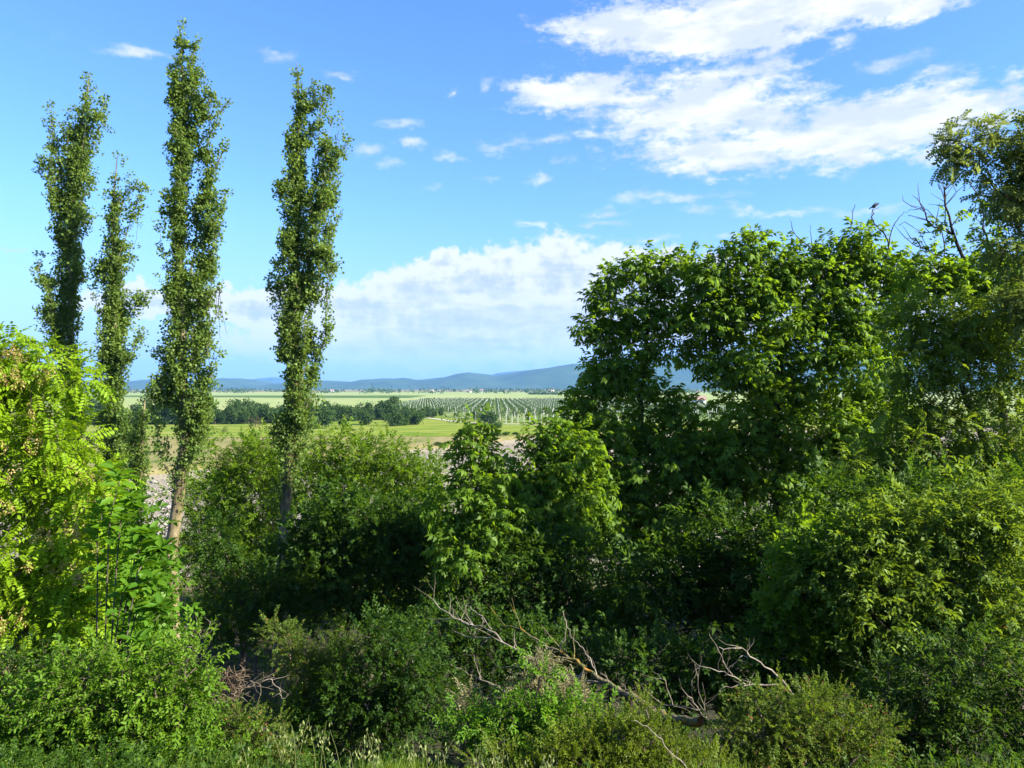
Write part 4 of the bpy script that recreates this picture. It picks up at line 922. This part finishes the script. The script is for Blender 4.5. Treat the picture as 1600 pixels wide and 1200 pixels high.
rs = np.random.RandomState(92)
for kind_, mt_, n_, sz_, nm_, lb_ in (('shrub4', 'dark', 2200, .10, 'ground_herbs', 'low leafy herbs on the bank edge between grass and bushes'), ('tiny', 'yellowg', 1700, .09, 'feathery_herbs', 'yellow green feathery weeds among the grass at the bottom')):
    y = rs.uniform(5.1, 6.6 if mt_ == 'dark' else 6.3, n_); x = rs.uniform(-.78, .78, n_) * y if mt_ == 'dark' else rs.normal(.10, .13, n_) * y
    z = height(x, y)[0]; pos = np.stack([x, y, z + rs.rand(n_) ** 1.5 * np.interp(y, [5.2, 6.5, 8.2], [.10, .24, .5])], -1)
    ax = rs.normal(0, .5, (n_, 3)); ax[:, 2] += 1; nr = rs.normal(0, .5, (n_, 3)); nr[:, 2] += 1
    v, f, r = scatter(kind_, pos, ax, nr, sz_ * rs.uniform(.6, 1.3, n_), rs)
    tag(mesh_np(nm_, v, f, M[mt_], r), lb_, 'herbs', kind='stuff')
# grass and wild oats in front
rs = np.random.RandomState(91)
def blades(n, xr, yr, h0, h1, mat, name, label, w=.006, lean=.35):
    x = rs.uniform(*xr, n * 3); y = rs.uniform(*yr, n * 3)
    c = np.array([mnoise.noise((a * 2.1, b * 2.1, 4.4)) for a, b in zip(x, y)])
    k = np.nonzero(rs.rand(n * 3) < np.clip(.38 + 1.5 * c, .03, 1))[0][:n]; x, y, c = x[k], y[k], c[k]; n = len(k)
    z = height(x, y)[0] - .02; h = rs.uniform(h0, h1, n) * np.clip(.8 + 1.2 * c, .45, 1.4)
    a = rs.uniform(0, 6.28, n); l = rs.uniform(.05, lean, n) * h; b = rs.uniform(0, 6.28, n); wx, wy = np.cos(b) * w, np.sin(b) * w
    V = []
    for k, (u, ww) in enumerate(((0, 1), (.5, .8), (.85, .45), (1, .08))):
        cx = x + np.cos(a) * l * u ** 2; cy = y + np.sin(a) * l * u ** 2; cz = z + h * (u - .12 * u ** 3)
        V += [np.stack([cx - wx * ww, cy - wy * ww, cz], -1), np.stack([cx + wx * ww, cy + wy * ww, cz], -1)]
    V = np.stack(V, 1).reshape(-1, 3); i = np.arange(n)[:, None] * 8
    Fc = np.concatenate([np.stack([i[:, 0] + 2 * k, i[:, 0] + 2 * k + 1, i[:, 0] + 2 * k + 3, i[:, 0] + 2 * k + 2], -1) for k in range(3)])
    return tag(mesh_np(name, V, Fc, M[mat], np.tile(rs.rand(n), 3)), label, 'grass', kind='stuff')
blades(4600, (-1.3, 1.9), (5.1, 6.15), .10, .34, 'grass', 'grass', 'sunlit tall grass along the bottom of the view')
blades(2500, (-4.5, 5.0), (4.6, 6.1), .08, .2, 'grass', 'short_grass', 'shorter grass spreading along the near bank edge', .005)
def oats():
    sv, ff, rr, o = [], [], [], 0
    for i in range(46):
        x = rs.uniform(-1.5, .3) if i % 3 else rs.uniform(-2.2, 0); y = rs.uniform(5.3, 6.1); z = float(height(x, y)[0]); h = rs.uniform(.3, .58); a = rs.uniform(-1, 1); l = rs.uniform(.05, .22)
        pts = [np.array((x + math.sin(a) * l * u * u + .02 * u, y, z + h * u)) for u in np.linspace(0, 1, 5)]
        v, f = tube(pts, np.linspace(.003, .0012, 5), 3); sv.append(v); ff.append(f + o); rr += [.3] * len(f); o += len(v)
        for k in range(rs.randint(9, 16)):
            u = rs.uniform(.62, 1.0); p = np.array([np.interp(u, np.linspace(0, 1, 5), [q[j] for q in pts]) for j in range(3)])
            p = p + np.array((rs.uniform(-.05, .05), rs.uniform(-.04, .04), rs.uniform(-.03, .01)))
            lv, lf = leaf6(.034, .011, .02, 0); v = place(lv, p, (rs.uniform(-.5, .5), rs.uniform(-.3, .3), -1), (rs.uniform(-1, 1), -1, .2)); sv.append(v); ff.append(np.array(lf) + o); rr += [rs.rand()] * 2; o += 6
    tag(mesh_np('wild_oats', np.vstack(sv), np.vstack(ff), M['oat'], rr), 'pale wild oat stalks with nodding heads rising over the grass', 'wild oats', kind='stuff')
oats()

# ------------------------------------------------------------------ dead wood
def smooth_poly(pts, k=4):
    pts = np.asarray(pts, float); n = len(pts); out = []
    for i in range(n - 1):
        p0, p1, p2, p3 = pts[max(i - 1, 0)], pts[i], pts[i + 1], pts[min(i + 2, n - 1)]
        for j in range(k):
            t = j / k; out.append(.5 * ((2 * p1) + (-p0 + p2) * t + (2 * p0 - 5 * p1 + 4 * p2 - p3) * t * t + (-p0 + 3 * p1 - 3 * p2 + p3) * t ** 3))
    out.append(pts[-1]); return np.array(out)

def limb(name, lines, mat, parent, rs, side=0, sl=.35, sr=.35):
    """lines: [(points, r0, r1)]; side twigs added at random"""
    parts = []
    for pts, a, b in lines:
        q = smooth_poly(pts); q[1:-1] += rs.normal(0, .012, (len(q) - 2, 3)); rad = np.linspace(a, b, len(q)) * rs.uniform(.88, 1.12, len(q)); rad = rad * .72; parts.append(tube(q, rad, 8 if a > .03 else 5))
        for _ in range(int(side * len(q))):
            i = rs.randint(1, len(q)); t = unit(q[i] - q[i - 1]); dr = unit(t + rs.normal(0, .8, 3) + np.array((0, 0, .3))); L = sl * rs.uniform(.4, 1.2)
            w = [q[i] + dr * L * u + rs.normal(0, .02, 3) * u for u in (0, .3, .65, 1)]; w[0] = q[i]; r_ = min(rad[i] * .5, .009) * 1
            parts.append(tube(w, [r_, r_ * .8, r_ * .55, r_ * .25], 4))
            if rs.rand() < .6:
                d2 = unit(dr + rs.normal(0, .7, 3)); parts.append(tube([w[1], w[1] + d2 * L * .3, w[1] + d2 * L * .55 + (0, 0, .02)], [r_ * .6, r_ * .4, r_ * .15], 4))
    v, f = merge(parts); return mesh_np(name, v, f, M[mat], None, parent, smooth=True)

def z7(x, y, dd=None):
    px, py = 600 + x * .4375, 880 + y * .4375
    return P(px, py, dd if dd else 12.2 - (px - 660) / 440 * 3.6)
def fallen():
    rs = np.random.RandomState(4)
    base = z7(1125, 562); e = empty('fallen_branch', base, 'long fallen dead limb patched with orange lichen, reaching left across the hollow', 'dead branch')
    L = lambda pts: [z7(*p) for p in pts]
    limb('trunk', [(L([(1130, 562), (1060, 556), (1000, 545), (950, 515), (900, 485), (830, 445)]), .072, .058)], 'lichen', e, rs, 0)
    limb('branch', [(L([(830, 445), (770, 405), (715, 375), (680, 345), (620, 312), (560, 280), (490, 235), (420, 222)]), .050, .009)], 'lichen', e, rs, .35, .5)
    limb('branch', [(L([(715, 380), (705, 402), (675, 412), (630, 392), (580, 370), (500, 325), (430, 285), (385, 240), (330, 222), (270, 205), (200, 155), (155, 112)]), .040, .007)], 'dead', e, rs, .45, .5)
    limb('branch', [(L([(385, 262), (310, 265), (250, 240)]), .014, .005), (L([(385, 235), (340, 180), (295, 150)]), .014, .004), (L([(360, 225), (345, 185), (350, 165)]), .009, .004)], 'dead', e, rs, .3, .25)
    limb('branch', [(L([(830, 445), (760, 425), (690, 420)]), .04, .02), (L([(530, 375), (460, 368), (390, 370)]), .013, .005)], 'dead', e, rs, .3, .3)
    limb('branch', [(L([(560, 470), (445, 455), (370, 425), (310, 400), (240, 360)]), .024, .006), (L([(345, 412), (330, 370), (320, 325)]), .009, .004), (L([(275, 385), (262, 420), (265, 475)]), .009, .004)], 'dead', e, rs, .35, .3)
    limb('branch', [(L([(625, 312), (645, 270), (650, 220), (638, 168)]), .012, .004), (L([(760, 400), (720, 320), (690, 285), (655, 225), (640, 175)]), .013, .004)], 'dead', e, rs, .2, .25)
    limb('branch', [(L([(350, 520), (260, 515), (180, 515), (135, 512)]), .016, .006)], 'dead', e, rs, .3, .25)
    limb('branch', [(L([(960, 530), (985, 500), (1040, 505), (1095, 515)]), .014, .005), (L([(900, 485), (880, 455), (850, 430)]), .012, .004), (L([(880, 500), (850, 515), (820, 490)]), .012, .005), (L([(1030, 505), (1000, 420), (960, 385)]), .010, .004)], 'dead', e, rs, .4, .3)
fallen()
def forked():
    rs = np.random.RandomState(6); L = lambda pts: [z7(x, y, 9.6) for x, y in pts]
    e = empty('forked_dead_branch', z7(1490, 500, 9.6), 'pale forked dead branch arching left above the olive scrub', 'dead branch')
    limb('stem', [(L([(1500, 520), (1470, 480), (1430, 435), (1380, 380), (1310, 330), (1270, 305), (1195, 297)]), .030, .007)], 'dead', e, rs, .3, .3)
    limb('branch', [(L([(1430, 435), (1330, 430), (1270, 432), (1210, 440)]), .020, .006), (L([(1290, 430), (1240, 400), (1180, 380), (1120, 370), (1100, 415)]), .014, .004)], 'dead', e, rs, .35, .25)
    limb('branch', [(L([(1240, 405), (1210, 340), (1190, 300), (1160, 250)]), .011, .004), (L([(1300, 330), (1260, 340), (1215, 400)]), .010, .004)], 'dead', e, rs, .3, .2)
    e = empty('dead_twig', z7(1215, 630, 8.6), 'thin grey dead twig standing just right of the thick end of the fallen limb', 'dead twig')
    limb('stem', [([z7(x, y, 8.6) for x, y in [(1215, 630), (1150, 550), (1110, 500), (1060, 440)]], .015, .005), ([z7(x, y, 8.6) for x, y in [(1150, 545), (1130, 460), (1108, 358)]], .009, .003)], 'dead', e, rs, .4, .25)
    e = empty('dead_twig', z7(1060, 725, 6.8), 'pale dead stalk lying slantwise over the yellow green herbs', 'dead twig')
    limb('stem', [([z7(x, y, 6.8) for x, y in [(1080, 730), (1020, 665), (960, 600), (890, 560)]], .010, .004)], 'dead', e, rs, .3, .12)
forked()
def left_dead():
    rs = np.random.RandomState(8); Q = lambda x, y, d=10.0: P(350 + x * .2667, 880 + y * .2667, d)
    e = empty('brushwood_tangle', Q(-30, 800), 'tangle of brown dead twigs with one pale branch, right of the bottom left bush', 'brushwood')
    limb('branch', [([Q(*p) for p in [(-40, 815), (40, 770), (120, 735), (200, 695), (300, 665)]], .022, .007), ([Q(*p) for p in [(110, 740), (160, 690), (220, 710), (215, 770)]], .010, .004), ([Q(*p) for p in [(270, 675), (320, 730), (350, 790), (380, 770)]], .009, .003)], 'dead', e, rs, .5, .25)
    parts = []
    for i in range(120):
        c = Q(rs.uniform(-70, 110), rs.uniform(640, 790), 9.9); a = rs.uniform(0, 6.28); L = rs.uniform(.12, .35)
        w = [c + np.array((math.cos(a + t) * L * s, rs.normal(0, .03), math.sin(a + t) * L * s * .8)) for s, t in ((-.6, 0), (-.2, .5), (.2, .2), (.6, .9))]
        parts.append(tube(smooth_poly(w, 2), np.full(7, .0035), 3))
    v, f = merge(parts); mesh_np('twigs', v, f, M['tangle'], None, e)['kind'] = 'stuff'
    Q2 = lambda x, y: P(x * .4167, 700 + y * .4167, 11.5)
    e = empty('dead_branch', Q2(665, 850), 'small pale dead branch sticking up at the foot of the tall poplar', 'dead branch')
    limb('stem', [([Q2(*p) for p in [(650, 870), (672, 828), (700, 770), (750, 712), (790, 690), (828, 655)]], .022, .006)], 'dead', e, rs, .4, .25)
    limb('branch', [([Q2(*p) for p in [(742, 715), (715, 690), (688, 660)]], .011, .004), ([Q2(*p) for p in [(755, 708), (752, 680), (740, 652)]], .010, .004), ([Q2(*p) for p in [(720, 745), (690, 740), (675, 715)]], .008, .003), ([Q2(*p) for p in [(780, 692), (790, 660), (780, 640)]], .009, .003)], 'dead', e, rs, .3, .15)
left_dead()

# bare twigs above the broad walnut
def bare_twigs():
    rs = np.random.RandomState(12); Z = lambda x, y, d=19.6: P(1200 + x / 3, 150 + y / 3, d)
    T = [c for c in bpy.data.objects if c.name.startswith('walnut_tree') and 'bird perches' in c.get('label', '')][0]
    sets = [[([Z(*p) for p in [(290, 900), (240, 800), (210, 720), (130, 650), (107, 583)]], .032, .008), ([Z(*p) for p in [(213, 722), (205, 665), (198, 603)]], .016, .007)],
            [([Z(*p) for p in [(330, 830), (395, 720), (393, 600), (411, 508)]], .026, .009)],
            [([Z(*p) for p in [(500, 960), (540, 800), (567, 705), (550, 650), (510, 610), (488, 570), (498, 552), (490, 532)]], .034, .016), ([Z(*p) for p in [(567, 705), (590, 610), (630, 555), (662, 540)]], .022, .006)]]
    for s in sets: limb('bare_branch', s, 'bark_d', T, rs, .15, .22)
    limb('bare_branch', [([P(1170, 420, 19.8), P(1173, 395, 19.8), P(1172, 352, 19.8)], .012, .006)], 'bark_d', T, rs)
    # broken twigs hanging off the tall poplar
    T2 = [c for c in bpy.data.objects if c.name.startswith('poplar_tree') and 'tallest' in c.get('label', '')][0]
    k = 24.3
    limb('hanging_twigs', [([P(326, 476, k), P(334, 460, k), P(343, 450, k)], .022, .016), ([P(343, 450, k), P(341, 480, k), P(344, 530, k)], .014, .006), ([P(343, 450, k), P(346, 485, k), P(354, 521, k)], .014, .006),
                           ([P(338, 456, k), P(338, 480, k)], .012, .006), ([P(343, 452, k), P(353, 446, k)], .010, .005)], 'bark_d', T2, rs)
bare_twigs()

def bird():
    d = 19.6; c = P(1366.5, 321.5, d); k = d / F
    # lathe along the body axis, from tail (lower left) to breast (upper right)
    ax = unit(np.array((.86, -.15, .52))); side = unit(np.cross(ax, (0, 0, 1))); up = np.cross(side, ax)
    e = empty('bird', P(1362.8, 328, d), 'small dark bird with a pale belly perched on the bare twig tip', 'bird')
    def lathe(nm, prof, mat, off=(0, 0, 0), flat=1.0, axis=ax, upv=up, sd=side):
        n = 10; V = []
        for (s, r) in prof:
            for i in range(n):
                a = 2 * math.pi * i / n; V.append(c + np.array(off) + axis * s + sd * math.cos(a) * r * flat + upv * math.sin(a) * r)
        f = [(j * n + i, j * n + (i + 1) % n, (j + 1) * n + (i + 1) % n, (j + 1) * n + i) for j in range(len(prof) - 1) for i in range(n)]
        return mesh_np(nm, V, f, M[mat], None, e, smooth=True)
    lathe('body', [(-.075, .001), (-.06, .022), (-.03, .040), (.01, .050), (.045, .046), (.07, .036), (.085, .028), (.10, .030), (.118, .026), (.135, .012), (.15, .004), (.17, .0008)], 'bird')
    lathe('belly', [(-.06, .001), (-.03, .028), (.01, .036), (.045, .026), (.06, .001)], 'bird_b', off=tuple(-up * .022 - side * 0))
    lathe('tail', [(-.14, .012), (-.10, .012), (-.05, .016)], 'bird', flat=1.6, off=tuple(up * .004))
    for sg in (-1, 1):
        lathe('wing', [(-.11, .001), (-.06, .012), (0, .024), (.04, .022), (.06, .002)], 'bird', off=tuple(side * .040 * sg + up * .012), flat=.35)
        fx = c + side * .015 * sg - ax * .01; v, f = tube([fx - up * .03, fx - up * .045 + (0, 0, -.01), P(1362.9, 327.4, d) + side * .012 * sg], [.004, .003, .003], 5); mesh_np('leg', v, f, M['bird'], None, e)
    tw = ax * 0; a = c + np.array((.055, 0, .035))
    lathe('raised_wing', [(0, .016), (.03, .014), (.06, .006), (.075, .001)], 'bird', off=(.03, 0, .035), axis=unit(np.array((-.12, 0, 1.0))), upv=np.array((0, 1.0, 0)), sd=np.array((1.0, 0, 0)), flat=.9)
bird()

# ------------------------------------------------------------------ air
def haze():
    m, t, out = new_mat('air haze')
    pv = t.add('ShaderNodeVolumePrincipled'); pv.inputs['Color'].default_value = (0.22, 0.50, 1.0, 1)
    pv.inputs['Density'].default_value = HAZE; pv.inputs['Anisotropy'].default_value = 0.0
    t.l.new(pv.outputs[0], out.inputs['Volume'])
    x, y0, y1, z0, z1 = 15000, -200, 18500, -3.5, 620
    v = [(a, b, c) for c in (z0, z1) for b in (y0, y1) for a in (-x, x)]
    o = mesh_np('haze', v, [(0, 2, 3, 1), (4, 5, 7, 6), (0, 1, 5, 4), (2, 6, 7, 3), (0, 4, 6, 2), (1, 3, 7, 5)], m)
    tag(o, 'thin blue air haze over the plain and hills', 'haze', kind='stuff')
HAZE = 0.75e-4
haze()
for o in bpy.data.objects:
    if 'used' in o: del o['used']
